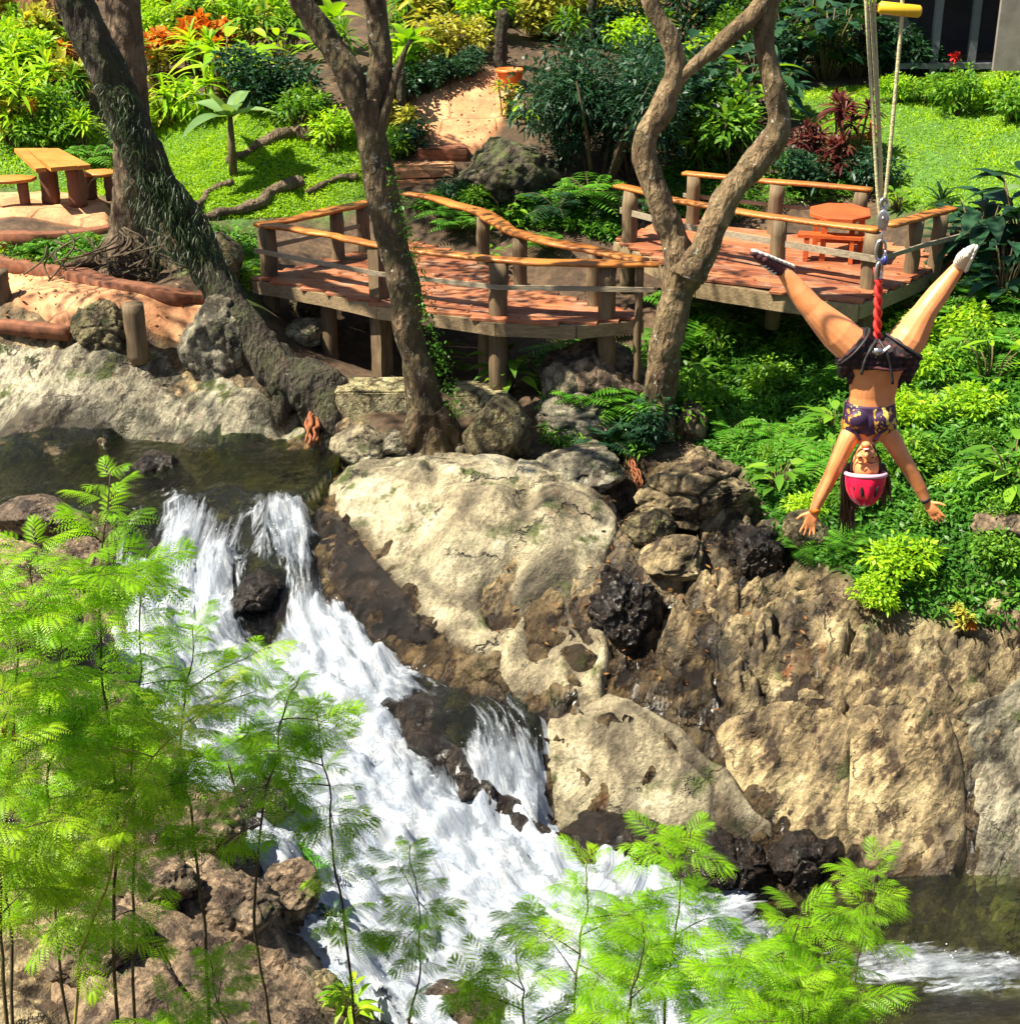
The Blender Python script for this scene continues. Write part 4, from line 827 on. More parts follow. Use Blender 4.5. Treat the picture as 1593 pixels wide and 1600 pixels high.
# red picnic table with a bench on each side, on the right deck
def board(mb, c, sx, sy, th, rz=0, n=3, gap=.012):
    w = sy / n
    for k in range(n):
        v = -sy / 2 + w * (k + .5); o = np.array([-math.sin(rz) * v, math.cos(rz) * v, 0]); mb.box(np.array(c) + o, (sx * random.uniform(.98, 1.02), w - gap, th), rz)
def octa(mb, c, rx, ry, th, n=8, rz=0, rough=0):
    a = np.arange(n) * 2 * PI / n + PI / n; r = 1 + rough * RNG.normal(size=n); x, y = rx * np.cos(a) * r, ry * np.sin(a) * r; X = x * math.cos(rz) - y * math.sin(rz); Y = x * math.sin(rz) + y * math.cos(rz)
    V = np.concatenate([np.c_[c[0] + X * .97, c[1] + Y * .97, np.full(n, c[2])], np.c_[c[0] + X, c[1] + Y, np.full(n, c[2] - .012)], np.c_[c[0] + X, c[1] + Y, np.full(n, c[2] - th)]]); j = np.arange(n); k = (j + 1) % n
    mb.add(V, [np.concatenate([np.stack([j + n * i, k + n * i, k + n * i - n, j + n * i - n], 1) for i in (1, 2)]), np.stack([j])[:, :], (np.stack([j])[:, ::-1] + 2 * n)])
tp = atz(1312, 329, Z2 + .74); t2 = thing('picnic_table', 'red wooden table with an octagonal top on the right deck', 'table', (tp[0], tp[1], Z2))
mb = MB(); octa(mb, tp, .52, .62, .06, rz=-.2); mb.obj('tabletop', M['redtable'], t2, smooth=False)
for sx in (-.3, .3):
    for sy in (-.32, .32): MB().box((tp[0] + sx, tp[1] + sy, Z2 + .34), (.09, .09, .67), -.2).obj('leg', M['redtable'], t2, smooth=False)
MB().box((tp[0], tp[1], Z2 + .25), (.7, .07, .08), -.2).obj('stretcher', M['redtable'], t2, smooth=False)
def bench(x, y, z0, rz, L, lab, mat='redtable', legm='redtable', W=.28, h=.44, grp=None):
    t = thing('bench', lab, 'bench', (x, y, z0), grp); mb = MB(); board(mb, (x, y, z0 + h - .025), L, W, .05, rz, 2); mb.obj('seat', M[mat], t, smooth=False)
    for s in (-.36, .36):
        for q in (-.3, .3):
            ox, oy = L * s, W * q; MB().box((x + ox * math.cos(rz) - oy * math.sin(rz), y + ox * math.sin(rz) + oy * math.cos(rz), z0 + (h - .05) / 2), (.07, .07, h - .051), rz).obj('leg', M[legm], t, smooth=False)
    return t
p = atz(1296, 366, Z2 + .44); bench(p[0], p[1], Z2, -.25, 1.0, 'red bench on the near side of the red table')
p = atz(1380, 368, Z2 + .44); bench(p[0] - .1, p[1] + .25, Z2, 1.2, .95, 'red bench at the right end of the red table, behind the hanging links')
# orange picnic table and benches at the left, on the clay terrace
ZTR = T0(hit(105, 335)[None, :2])[0] + .13
c = atz(82, 246, ZTR + .80); t3 = thing('picnic_table', 'orange wooden picnic table with two thick log legs on the clay terrace', 'table', (c[0], c[1], ZTR))
mb = MB(); tc = [atz(x, y, ZTR + .80)[:2] for x, y in ((22,232),(55,229),(92,231),(118,243),(142,257),(100,263),(56,264),(38,248))]; tc = np.array(tc)
for k in range(4):
    f0, f1 = k / 4 + .004, (k + 1) / 4 - .004; e0, e1 = [np.array([tc[0] + (tc[2] - tc[0]) * f for f in (f0, f1)]), np.array([tc[6] + (tc[4] - tc[6]) * f for f in (f0, f1)])]; q4 = [e0[0], e1[0] + RNG.normal(0, .02, 2), e1[1] + RNG.normal(0, .02, 2), e0[1]]; zt = ZTR + .80 + RNG.normal(0, .004)
    mb.add([(*q, z_) for z_ in (zt, zt - .075) for q in q4], np.array([[0, 1, 2, 3], [7, 6, 5, 4], [0, 4, 5, 1], [1, 5, 6, 2], [2, 6, 7, 3], [3, 7, 4, 0]]))
mb.obj('tabletop', M['bench'], t3, smooth=False)
for px in (69, 104): q = atz(px, 325 if px < 80 else 336, ZTR); post(t3, q[0], c[1] - .1 if px < 80 else c[1] - .35, ZTR - .02, ZTR + .723, .165, name='leg').data.materials[0] = M['legwood']
for px, py, lab, rx in ((10, 278, 'orange plank bench left of the picnic table', .55), (155, 268, 'short orange stool between the picnic table and the trunks', .34)):
    c = atz(px, py, ZTR + .5); t = thing('bench', lab, 'bench', (c[0], c[1], ZTR)); mb = MB(); octa(mb, c, rx, .3, .06, 7, .1, .06); mb.obj('seat', M['bench'], t)
    for s in (-1, 1): post(t, c[0] + s * rx * .55, c[1] - .05 * s, ZTR - .02, ZTR + .438, .10, name='leg').data.materials[0] = M['legwood']
# stub posts by the path, concrete footings, steps, kerb
for px, py0, py1, lab in ((216,556,476,'short round wooden post on the clay path beside the knobbly boulder'),(3,476,424,'wooden post stub at the left edge of the clay path')):
    b = hit(px, py0); k = ppm(b); mb = MB(); z1 = b[2] + (py0 - py1) / k / math.cos(.3); P = np.c_[np.full(8, b[0]), np.full(8, b[1]), np.linspace(b[2] - .1, z1, 8)]; mb.tube(P, .165, 18, rough=.08, freq=5); prop(mb.obj('bollard_post', M['post'], loc=b), lab, 'post')
for (x0, x1, py, h, lab) in ((522,638,668,52,'mossy yellow concrete footing left of the forked tree'),(708,792,660,38,'mossy yellow concrete footing right of the forked tree')):
    a = hit(x0, py); b = hit(x1, py); k = ppm(a); L = (x1 - x0) / k; bm = bmesh.new(); bmesh.ops.create_cube(bm, size=1); bmesh.ops.scale(bm, vec=(L, .7, h / k + .5), verts=bm.verts); bmesh.ops.bevel(bm, geom=bm.edges[:], offset=.03, segments=2, affect='EDGES'); bmesh.ops.subdivide_edges(bm, edges=bm.edges[:], cuts=3, use_grid_fill=True)
    for v in bm.verts: v.co += Vector(RNG.normal(0, .006, 3))
    me = bpy.data.meshes.new('footing'); bm.to_mesh(me); bm.free(); o = link('concrete_footing', me, M['concrete']); cz = (a[2] + b[2]) / 2; o.location = ((a[0] + b[0]) / 2, a[1] + .45, cz + h / k * .5 - .25 + .0); prop(o, lab, 'footing')
def stone(px0, px1, py, z, dep, th, lab, mat='path', rz=0, name='stone_step'):
    a = atz(px0, py, z); b = atz(px1, py, z); c = (a + b) / 2; L = b[0] - a[0]; bm = bmesh.new(); bmesh.ops.create_cube(bm, size=1); bmesh.ops.scale(bm, vec=(L, dep, th), verts=bm.verts); bmesh.ops.bevel(bm, geom=bm.edges[:], offset=.03, segments=2, affect='EDGES'); bmesh.ops.subdivide_edges(bm, edges=bm.edges[:], cuts=2, use_grid_fill=True)
    for v in bm.verts: v.co += Vector(RNG.normal(0, .008, 3))
    me = bpy.data.meshes.new(name); bm.to_mesh(me); bm.free(); o = link(name, me, M[mat]); o.location = (c[0], c[1] + dep / 2, z - th / 2); o.rotation_euler = (0, 0, rz); return prop(o, lab, 'step')
stone(648, 728, 232, 1.12, .9, .30, 'red edged top step of the garden stair', 'kerb', .1)
stone(612, 706, 258, .88, .9, .25, 'middle clay slab of the garden stair', 'path', .1)
stone(606, 694, 282, .60, .9, .25, 'lowest clay slab of the garden stair beside the handrail', 'path', .1)
stone(610, 694, 300, .32, .9, .2, 'ground level clay slab where the deck opens', 'path', .1)
mb = MB(); P = catmull([hit(x, y) for x, y in ((-160,418),(0,417),(100,436),(200,460),(300,474),(392,482))], 10); slabrail(mb, P[::6] + (0, .12, .16), .34, .34, .09, 3); prop(mb.obj('kerb_wall', M['kerb'], loc=P[0]), 'low rough red clay kerb along the far side of the footpath', 'kerb')
mb = MB(); P = catmull([hit(x, y) for x, y in ((-160,374),(0,373),(100,372),(172,362))], 10); slabrail(mb, P[::6] + (0, 0, .12), .26, .3, .06, 5); prop(mb.obj('kerb_wall', M['kerb'], loc=P[0]), 'red clay front edge of the picnic terrace', 'kerb')
mb = MB(); P = catmull([hit(x, y) for x, y in ((-160,512),(0,508),(110,518))], 10); slabrail(mb, P[::5] + (0, 0, .07), .22, .2, .07, 8); prop(mb.obj('kerb_wall', M['kerb'], loc=P[0]), 'low clay lip of the footpath above the grey slab', 'kerb')
# orange pot by the path and its stone
b = hit(797, 134); t = thing('flower_pot', 'bright orange clay pot beside the top of the path', 'pot', b); prof = [(.0, 0), (.20, 0), (.235, .12), (.27, .27), (.30, .27), (.30, .34), (.255, .34), (.24, .26), (0, .24)]; mb = MB(); a = np.linspace(0, 2 * PI, 24, endpoint=False); k = np.arange(24)
V = np.concatenate([np.c_[b[0] + r * np.cos(a), b[1] + r * np.sin(a), np.full(24, b[2] + z)] for r, z in prof]); F = np.concatenate([np.stack([i * 24 + k, i * 24 + (k + 1) % 24, (i + 1) * 24 + (k + 1) % 24, (i + 1) * 24 + k], 1) for i in range(len(prof) - 1)]); mb.add(V, F); mb.obj('bowl', M['terracotta'], t)
stone(775, 850, 82, 2.35, .5, .12, 'pale stone slab behind the orange pot', 'path', 0, 'stone_slab')
# house at the top right: dark veranda, grey posts, metal roof, wall panel
b = hit(1480, 118); hs = thing('house', 'shaded grey house with metal roof and dark veranda, top right', 'house', b)
yb = b[1]; xl = at(1400, 60, yb)[0]; xr = xl + 5.5
MB().box(((xl + xr) / 2, yb + 1.6, b[2] + 1.5), (xr - xl, .15, 3.2)).obj('wall', M['darkwall'], hs, smooth=False)
MB().box(((xl + xr) / 2, yb + .8, b[2] + 2.62), (xr - xl + .8, 2.4, .07), 0, Matrix.Rotation(math.radians(7), 3, 'X')).obj('roof', M['roof'], hs, smooth=False)
for px in (1461, 1520): MB().box((at(px, 60, yb)[0], yb, b[2] + 1.2), (.16, .16, 2.7)).obj('post', M['greypost'], hs, smooth=False)
q = at(1572, 110, yb - .6); MB().box((q[0] + .25, yb - .7, b[2] + 1.5), (1.2, .12, 2.6)).obj('wall_panel', M['greywall'], hs, smooth=False)
MB().box(((xl + xr) / 2, yb + .1, b[2] + .22), (xr - xl, .5, .12)).obj('floor_edge', M['greypost'], hs, smooth=False)
# shelter far at the upper left (clay wall and rail), garden lamps' dark posts
for px, py0, py1, w, lab in ((628,200,108,13,'thin dark garden post at the left of the path'),(783,105,20,20,'dark trunk post beside the path top'),(925,75,-40,14,'slim dark pole above the dark bush'),(66,42,-30,16,'brown shelter post in the upper left corner'),(690,40,-60,10,'thin grey pole in the foliage behind the path')):
    b = hit(px, py0); k = ppm(b); mb = MB(); P = np.c_[b[0] + .03 * RNG.normal(size=9), np.full(9, b[1]), np.linspace(b[2] - .1, b[2] + (py0 - py1) / k, 9)]; mb.tube(P, w / k / 2, 10, rough=.3); prop(mb.obj('garden_post', M['bark_dark'], loc=b), lab, 'post')
a = hit(-30, 46); b = hit(95, 40); mb = MB(); mb.box(((a[0] + b[0]) / 2, a[1], a[2] + .45), (b[0] - a[0], .2, 1.0)); prop(mb.obj('clay_wall', M['path'], loc=a, smooth=False), 'sunlit clay wall of a shelter in the upper left corner', 'wall')
a = hit(248, 22); b = hit(372, 30); mb = MB(); mb.box(((a[0] + b[0]) / 2, a[1], a[2] + .35), (b[0] - a[0], .3, .10), .06); mb.box((a[0] + .2, a[1], a[2] + .15), (.12, .12, .4)); mb.box((b[0] - .2, b[1], a[2] + .15), (.12, .12, .4)); prop(mb.obj('garden_bench', M['redtable'], loc=a, smooth=False), 'red wooden bench among the crotons at the top', 'bench')
# ------------------------------------------------------------------ plants (each kind built once at the origin, then copied)
def proto(build, variants=3):
    return [build(i) for i in range(variants)]
def p_strap(mat, stems=5, h=1., n=22, L=.5, W=.055, lean=.35):
    def b(i):
        f, s = MB(), MB()
        for k in range(stems):
            a = RNG.random() * 6.28; r = .22 * RNG.random() * (stems > 1); H = h * RNG.uniform(.35, .85); base = np.array([r * math.cos(a), r * math.sin(a), 0]); top = base + (lean * .4 * math.cos(a) * H, lean * .4 * math.sin(a) * H, H)
            s.tube([base - (0, 0, .08), (base + top) / 2, top], .018, 6)
            el = np.arcsin(np.clip(RNG.uniform(-.15, 1, n), -1, 1)); az = np.arange(n) * 2.4 + RNG.random()
            D = np.c_[np.cos(az) * np.cos(el), np.sin(az) * np.cos(el), np.sin(el)]; P = top + np.c_[np.zeros((n, 2)), (el - 1) * .10]
            leaf_batch(f, P, D, L * RNG.uniform(.7, 1.1, n), W, 4, .45, rib=True, prof='strap', twist=.15)
        return [('foliage', f.mesh('foliage'), mat), ('stem', s.mesh('stem'), 'stem')]
    return b
def p_bush(mat, r=.5, h=.9, n=900, L=.11, W=.05, stem=True, shell=.55, droop=.35):
    def b(i):
        f, s = MB(), MB(); m = 16; c = RNG.normal(size=(m, 3)); c /= np.linalg.norm(c, axis=1)[:, None]; c *= RNG.uniform(.35, .8, m)[:, None]; c = c * (r, r, h * .42) + (0, 0, h * .55)
        k = RNG.integers(0, m, n); d = RNG.normal(size=(n, 3)); d /= np.linalg.norm(d, axis=1)[:, None]; rr = r * .42 * RNG.random(n) ** .4
        P = c[k] + d * rr[:, None]; P[:, 2] = np.maximum(P[:, 2], .02); D = d + (0, 0, .25) + RNG.normal(size=(n, 3)) * .5
        leaf_batch(f, P, D, L * RNG.uniform(.6, 1.3, n), W, 2, droop)
        for q in c[:9]: s.tube([np.array([q[0] * .1, q[1] * .1, -.1]), np.array([q[0] * .5, q[1] * .5, q[2] * .5]), q], [.018, .012, .006], 5)
        return [('foliage', f.mesh('foliage'), mat)] + ([('stem', s.mesh('stem'), 'stem_dark')] if stem else [])
    return b
def p_broad(mat, n=26, L=.45, W=.17, h=.7, droop=.5):
    def b(i):
        f, s = MB(), MB(); az = np.arange(n) * 2.4 + RNG.random(); rr = .10 + .28 * RNG.random(n); hh = h * (.25 + .75 * RNG.random(n)); tops = np.c_[rr * np.cos(az), rr * np.sin(az), hh]
        for q in tops: s.tube([np.array([q[0] * .15, q[1] * .15, -.08]), q * (.6, .6, .7), q], .010, 5)
        el = RNG.uniform(-.1, .9, n); leaf_batch(f, tops, np.c_[np.cos(az) * np.cos(el), np.sin(az) * np.cos(el), np.sin(el)], L * RNG.uniform(.7, 1.15, n), W, 5, droop, rib=True, twist=.2)
        return [('foliage', f.mesh('foliage'), mat), ('stem', s.mesh('stem'), 'stem')]
    return b
def p_banana(mat, n=8, L=1., W=.26, h=.8):
    def b(i):
        f, s = MB(), MB(); s.tube([(0, 0, -.1), (.01, 0, h * .5), (.03, 0, h)], [.06, .05, .03], 10); az = np.arange(n) * 2.4 + .4 + i; el = np.linspace(.25, 1.25, n)
        leaf_batch(f, np.array([[.03, 0, h * .95]] * n), np.c_[np.cos(az) * np.cos(el), np.sin(az) * np.cos(el), np.sin(el)], L * RNG.uniform(.75, 1.1, n), W, 8, .55, rib=True, twist=.15)
        return [('foliage', f.mesh('foliage'), mat), ('stem', s.mesh('stem'), 'stem')]
    return b
def p_fern(mat, n=16, L=.6, h=.1):
    def b(i):
        f, s = MB(), MB()
        for k in range(n):
            az = k * 2.4 + RNG.random() * .5; el = RNG.uniform(.45, 1.25); ll = L * RNG.uniform(.7, 1.1); t = np.linspace(0, 1, 13); d = np.array([math.cos(az) * math.cos(el), math.sin(az) * math.cos(el), math.sin(el)])
            c = np.array([0, 0, h]) + d * (ll * t)[:, None] - np.c_[np.zeros((13, 2)), .55 * ll * t ** 2]; s.tube(c, np.linspace(.006, .002, 13), 4); Tn = np.gradient(c, axis=0); Tn /= np.linalg.norm(Tn, axis=1)[:, None]; S = np.cross(Tn, (0, 0, 1)); S /= np.linalg.norm(S, axis=1)[:, None] + 1e-6
            for sg in (1, -1): leaf_batch(f, c[1:], S[1:] * sg + Tn[1:] * .35, ll * .26 * np.sin(PI * (t[1:] * .85 + .12)), ll * .05, 2, .2, twist=.1)
        return [('frond', f.mesh('frond'), mat), ('stem', s.mesh('stem'), 'stem')]
    return b
def p_flower(mat='flower_o', h=.8):
    def b(i):
        f, s, g_ = MB(), MB(), MB(); s.tube([(0, 0, -.1), (.02, 0, h * .6), (0, 0, h)], .012, 5); n = 40; d = RNG.normal(size=(n, 3)); leaf_batch(f, np.array([[0, 0, h]] * n) + d * .02, d, .15, .035, 2, .2)
        n = 12; az = RNG.random(n) * 6.28; leaf_batch(g_, np.c_[np.zeros((n, 2)), RNG.uniform(0, h * .4, n)], np.c_[np.cos(az), np.sin(az), np.full(n, .9)], .45, .05, 4, .5, rib=True, prof='strap')
        return [('flower_head', f.mesh('flower_head'), mat), ('stem', s.mesh('stem'), 'stem'), ('foliage', g_.mesh('foliage'), 'mid')]
    return b
PR = dict(
 cordyline=proto(p_strap('mid', 5, 1.0)), cordyline_bright=proto(p_strap('bright', 5, 1.0, 22, .55, .06)), cordyline_red=proto(p_strap('crimson', 5, .9, 30, .36, .05)), cordyline_orange=proto(p_strap('orange', 4, .9, 22, .40, .07)),
 croton_yellow=proto(p_strap('yellow', 5, .9, 24, .32, .07)), croton_orange=proto(p_strap('orange', 6, .9, 24, .30, .08)),
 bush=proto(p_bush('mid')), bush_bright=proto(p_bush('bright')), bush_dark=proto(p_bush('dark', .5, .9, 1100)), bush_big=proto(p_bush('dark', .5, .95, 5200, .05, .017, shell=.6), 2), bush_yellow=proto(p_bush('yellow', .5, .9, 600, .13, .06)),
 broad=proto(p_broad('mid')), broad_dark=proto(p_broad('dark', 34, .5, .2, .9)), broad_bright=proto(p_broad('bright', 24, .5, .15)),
 banana=proto(p_banana('pale'), 2), banana_bright=proto(p_banana('bright', 9, 1.1, .3, .9), 2), fern=proto(p_fern('fern')), fern_dark=proto(p_fern('dark')), flower=proto(p_flower(), 2), spiky=proto(p_strap('dark', 1, .25, 44, .5, .05), 1), ti=proto(p_broad('bright', 14, .34, .09, .55, .3), 1))
PN = dict(cordyline=('cordyline', 'plant'), cordyline_bright=('cordyline', 'plant'), cordyline_red=('red_cordyline', 'plant'), cordyline_orange=('orange_cordyline', 'plant'), croton_yellow=('croton', 'plant'), croton_orange=('croton', 'plant'),
 bush=('shrub', 'shrub'), bush_bright=('shrub', 'shrub'), bush_dark=('shrub', 'shrub'), bush_big=('shrub', 'shrub'), bush_yellow=('shrub', 'shrub'), broad=('broadleaf_plant', 'plant'), broad_dark=('broadleaf_plant', 'plant'), broad_bright=('broadleaf_plant', 'plant'),
 banana=('banana_plant', 'banana plant'), banana_bright=('banana_plant', 'banana plant'), fern=('fern', 'fern'), fern_dark=('fern', 'fern'), flower=('flowering_plant', 'flower'), spiky=('spiky_plant', 'plant'), ti=('ti_plant', 'plant'))
NAT = dict(cordyline=1.3, cordyline_bright=1.3, cordyline_red=1.1, cordyline_orange=1.1, croton_yellow=1.0, croton_orange=1.0, bush=.95, bush_bright=.95, bush_dark=.95, bush_big=.95, bush_yellow=.95, broad=.9, broad_dark=1.1, broad_bright=.9, banana=1.6, banana_bright=1.8, fern=.5, fern_dark=.5, flower=.95, spiky=.6, ti=.75)
_pc = {}
def plant(kind, px, py, h, label, wide=1., group=None, rz=None):
    """plant whose foot is at photo point (px,py), h photo pixels tall"""
    b = hit(px, py); s = h / ppm(b) / math.cos(.25) / NAT[kind]; v = PR[kind]; i = _pc.get(kind, 0); _pc[kind] = i + 1
    nm, cat = PN[kind]; t = thing(nm, label, cat, b, group, RNG.random() * 6.28 if rz is None else rz, (s * wide, s * wide, s))
    for pn, me, mat in v[i % len(v)]: link(pn, me, M[mat], t)
    return t
PL = [
 # upper left, behind the picnic table
 ('cordyline_bright',20,225,150,'tall bright strap leaved plant at the left edge behind the orange table'),('bush',70,235,70,'green shrub behind the orange picnic table'),('flower',58,232,80,'single orange flower head on a stalk above the picnic table'),
 ('croton_yellow',108,180,105,'yellow croton left of the leaning trunk'),('cordyline_bright',130,230,90,'yellow-green cordyline against the leaning trunk'),('croton_orange',98,120,70,'orange croton left of the leaning trunk near the top'),('bush_bright',45,130,95,'bright shrub below the clay wall upper left'),('bush',10,140,80,'green shrub at the left edge below the shelter post'),('bush_yellow',70,90,60,'small yellowish shrub under the clay wall'),('fern',145,265,60,'grassy tuft between picnic stool and trunk'),
 # between the upright trunk and the forked tree
 ('croton_orange',250,120,95,'orange croton right beside the upright trunk'),('croton_orange',315,110,90,'orange-red croton in the middle of the upper left bed'),('cordyline_orange',345,95,75,'red orange cordyline at the right end of the croton bed'),('croton_yellow',285,85,80,'yellow variegated croton behind the orange ones'),('cordyline_bright',270,195,110,'bright green cordyline in front of the orange crotons'),('cordyline_bright',325,190,100,'green cordyline left of the banana plant'),('croton_yellow',235,205,90,'yellow-green croton at the foot of the upright trunk'),
 ('banana',365,275,185,'young banana plant with wide pale leaves on the grass bank'),('bush_dark',400,170,95,'dark shrub behind the banana plant'),('bush_dark',455,165,80,'dark shrub right of the banana leaves'),('cordyline',400,90,110,'pale green cordyline left of the forked trunk'),('cordyline_bright',430,60,100,'tall lime cordyline at the top left of the forked trunk'),('bush_bright',360,60,70,'lime shrub at the top behind the crotons'),('broad_bright',300,45,60,'broad leaved lime plant beside the red bench'),('bush',470,200,70,'green shrub at the left of the forked trunk'),('bush_bright',520,235,70,'bright shrub against the forked trunk'),('cordyline',545,120,110,'green cordyline seen in the fork of the tree'),('banana_bright',520,90,120,'banana plant with a lime leaf between the tree forks'),
 # centre back
 ('banana_bright',640,130,120,'banana plant with a glowing leaf right of the forked tree'),('bush_yellow',690,95,75,'yellow-green variegated shrub behind the path'),('bush_yellow',740,85,60,'variegated shrub at the far end of the path'),('bush_dark',690,138,55,'low dark hedge clump along the back of the path'),('bush_dark',735,122,48,'dark hedge clump left of the orange pot'),('bush_dark',650,148,50,'dark hedge clump at the left corner of the path'),('cordyline',650,60,110,'green cordyline at the top behind the path'),('cordyline',710,40,100,'cordyline in shade at the top centre'),('bush_dark',612,165,75,'dark leafy clump against the right side of the forked trunk'),('cordyline_bright',625,140,100,'lime cordyline right of the forked trunk by the path'),('bush',635,110,70,'green shrub at the top left corner of the path'),('bush_yellow',600,205,70,'yellow-green shrub low behind the forked trunk'),('broad_dark',760,60,80,'dark broad leaves left of the dark trunk post'),('croton_yellow',650,225,70,'yellow-green plant at the foot of the thin garden post'),('bush_dark',645,240,55,'dark leafy plant beside the top step'),('bush',610,255,60,'green plant behind the forked trunk at the steps'),
 ('croton_yellow',790,180,60,'small yellow plant on the right edge of the path'),('broad_bright',825,195,50,'white tipped plant between path and dark bush'),('bush_yellow',850,60,75,'yellow flowering shrub above the dark bush'),('cordyline_bright',890,60,90,'lime cordyline above the dark bush'),('croton_yellow',955,60,80,'yellow croton left of the looping tree'),('bush_bright',985,90,70,'lime shrub behind the looping branch'),('croton_orange',905,35,50,'orange tinted croton at the top edge, centre'),
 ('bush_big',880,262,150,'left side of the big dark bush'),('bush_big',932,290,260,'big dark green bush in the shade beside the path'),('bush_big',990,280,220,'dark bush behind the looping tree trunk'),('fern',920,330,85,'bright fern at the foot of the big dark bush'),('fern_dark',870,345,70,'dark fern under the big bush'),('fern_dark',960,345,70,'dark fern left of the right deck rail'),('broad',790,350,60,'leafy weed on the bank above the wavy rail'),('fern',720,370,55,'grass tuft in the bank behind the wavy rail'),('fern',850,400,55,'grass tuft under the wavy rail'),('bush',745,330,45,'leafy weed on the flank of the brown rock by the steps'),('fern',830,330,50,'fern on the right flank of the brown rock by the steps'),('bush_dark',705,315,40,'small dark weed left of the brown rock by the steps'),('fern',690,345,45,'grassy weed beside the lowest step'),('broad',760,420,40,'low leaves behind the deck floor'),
 # behind the right deck
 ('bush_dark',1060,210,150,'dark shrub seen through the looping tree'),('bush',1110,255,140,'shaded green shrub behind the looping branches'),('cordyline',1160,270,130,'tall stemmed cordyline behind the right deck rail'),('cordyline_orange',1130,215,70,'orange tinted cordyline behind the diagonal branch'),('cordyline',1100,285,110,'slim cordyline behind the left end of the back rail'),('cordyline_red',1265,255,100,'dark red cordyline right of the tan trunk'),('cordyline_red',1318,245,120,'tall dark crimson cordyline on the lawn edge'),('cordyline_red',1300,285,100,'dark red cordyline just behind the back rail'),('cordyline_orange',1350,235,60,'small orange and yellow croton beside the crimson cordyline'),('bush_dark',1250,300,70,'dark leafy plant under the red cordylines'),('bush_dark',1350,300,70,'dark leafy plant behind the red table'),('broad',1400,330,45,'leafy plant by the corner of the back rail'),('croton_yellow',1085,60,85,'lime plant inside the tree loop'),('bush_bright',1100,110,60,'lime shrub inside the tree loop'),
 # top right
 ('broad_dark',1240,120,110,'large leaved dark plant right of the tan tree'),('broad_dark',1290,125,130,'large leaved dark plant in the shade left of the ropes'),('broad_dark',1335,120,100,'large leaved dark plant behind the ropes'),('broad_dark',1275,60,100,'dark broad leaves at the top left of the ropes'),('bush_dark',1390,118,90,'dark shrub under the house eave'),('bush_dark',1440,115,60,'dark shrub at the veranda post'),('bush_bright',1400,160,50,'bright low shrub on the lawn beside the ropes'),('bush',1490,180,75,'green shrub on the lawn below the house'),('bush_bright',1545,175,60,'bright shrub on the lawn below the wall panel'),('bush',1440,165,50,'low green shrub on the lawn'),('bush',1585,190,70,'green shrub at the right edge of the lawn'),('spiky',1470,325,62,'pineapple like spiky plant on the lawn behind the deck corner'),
 ('broad_dark',1530,430,150,'large dark glossy leaves right of the deck corner'),('broad_dark',1590,420,170,'tall glossy leaves at the right edge'),('broad_dark',1565,480,130,'glossy leaves below the others at the right edge'),('broad_dark',1500,400,90,'glossy leaves touching the right deck rail'),('banana',1600,360,130,'upright pale leaves at the right edge above the glossy plant'),('ti',1547,600,100,'bright young plant with upright leaves on the right slope'),('broad_bright',1516,492,28,'small bright rosette above the raised shoe'),
 # under the decks and around tree feet
 ('fern',1075,520,110,'feathery fern against the right deck tree'),('fern',1050,620,90,'fern at the foot of the right deck tree'),('fern',915,530,80,'bright fern leaning out below the deck tip'),('fern',885,565,70,'fern in front of the deck post'),('broad',795,610,75,'leafy plant at the foot of the front deck post'),('fern',905,650,85,'fern over the rocks below the deck tip'),('fern',960,660,80,'fern between the rocks and right deck tree'),('fern_dark',940,705,60,'dark fern above the pale boulder'),('fern_dark',1000,700,60,'dark fern right of the pale boulder top'),('broad',690,590,60,'climbing leaves beside the forked trunk'),('bush_dark',1010,690,80,'dark leafy clump below the right deck tree'),('fern',985,655,100,'tall fern against the left of the right deck tree foot'),('bush',1065,665,95,'leafy shrub wrapping the right of the right deck tree foot'),('fern',1035,560,70,'fern growing on the trunk of the right deck tree'),('bush',1130,560,70,'leafy clump under the right deck edge'),
 ('bush_bright',1365,955,60,'bright weed clump at the lower edge of the green slope'),('croton_yellow',1500,985,50,'yellowing weed at the cliff edge'),('croton_orange',1512,990,32,'orange dry weed at the cliff edge'),
 ('fern',60,400,40,'grass tuft on the clay bank under the terrace'),('fern',130,385,35,'small grass tuft at the terrace edge'),('fern',385,435,45,'yellow-green tuft at the left corner of the deck'),('fern',1240,870,50,'grassy tuft below the reaching left hand'),
]
for k, px, py, h, lab in PL: plant(k, px, py, h, lab, .92 if k == 'bush_big' else 1.25 if k.startswith('bush') else 1.)
FILL = [([(225,150),(225,-20),(470,-20),(460,120),(400,150)],34,['croton_orange','croton_yellow','cordyline_bright','bush_bright','bush','cordyline','broad_bright'],'in the sunny upper left bed'),
 ([(0,230),(0,20),(90,20),(140,120),(140,220)],18,['cordyline_bright','bush_bright','croton_yellow','bush','cordyline'],'behind the orange picnic table'),
 ([(610,100),(600,-20),(1010,-20),(1010,80),(860,90),(840,60),(700,80)],36,['cordyline','bush_yellow','broad','bush_dark','croton_yellow','bush_bright','banana_bright'],'beyond the end of the path'),
 ([(1060,210),(1060,-20),(1400,-20),(1400,105),(1230,125),(1190,240)],30,['broad_dark','bush_dark','broad','bush'],'in the shade at the top right')]
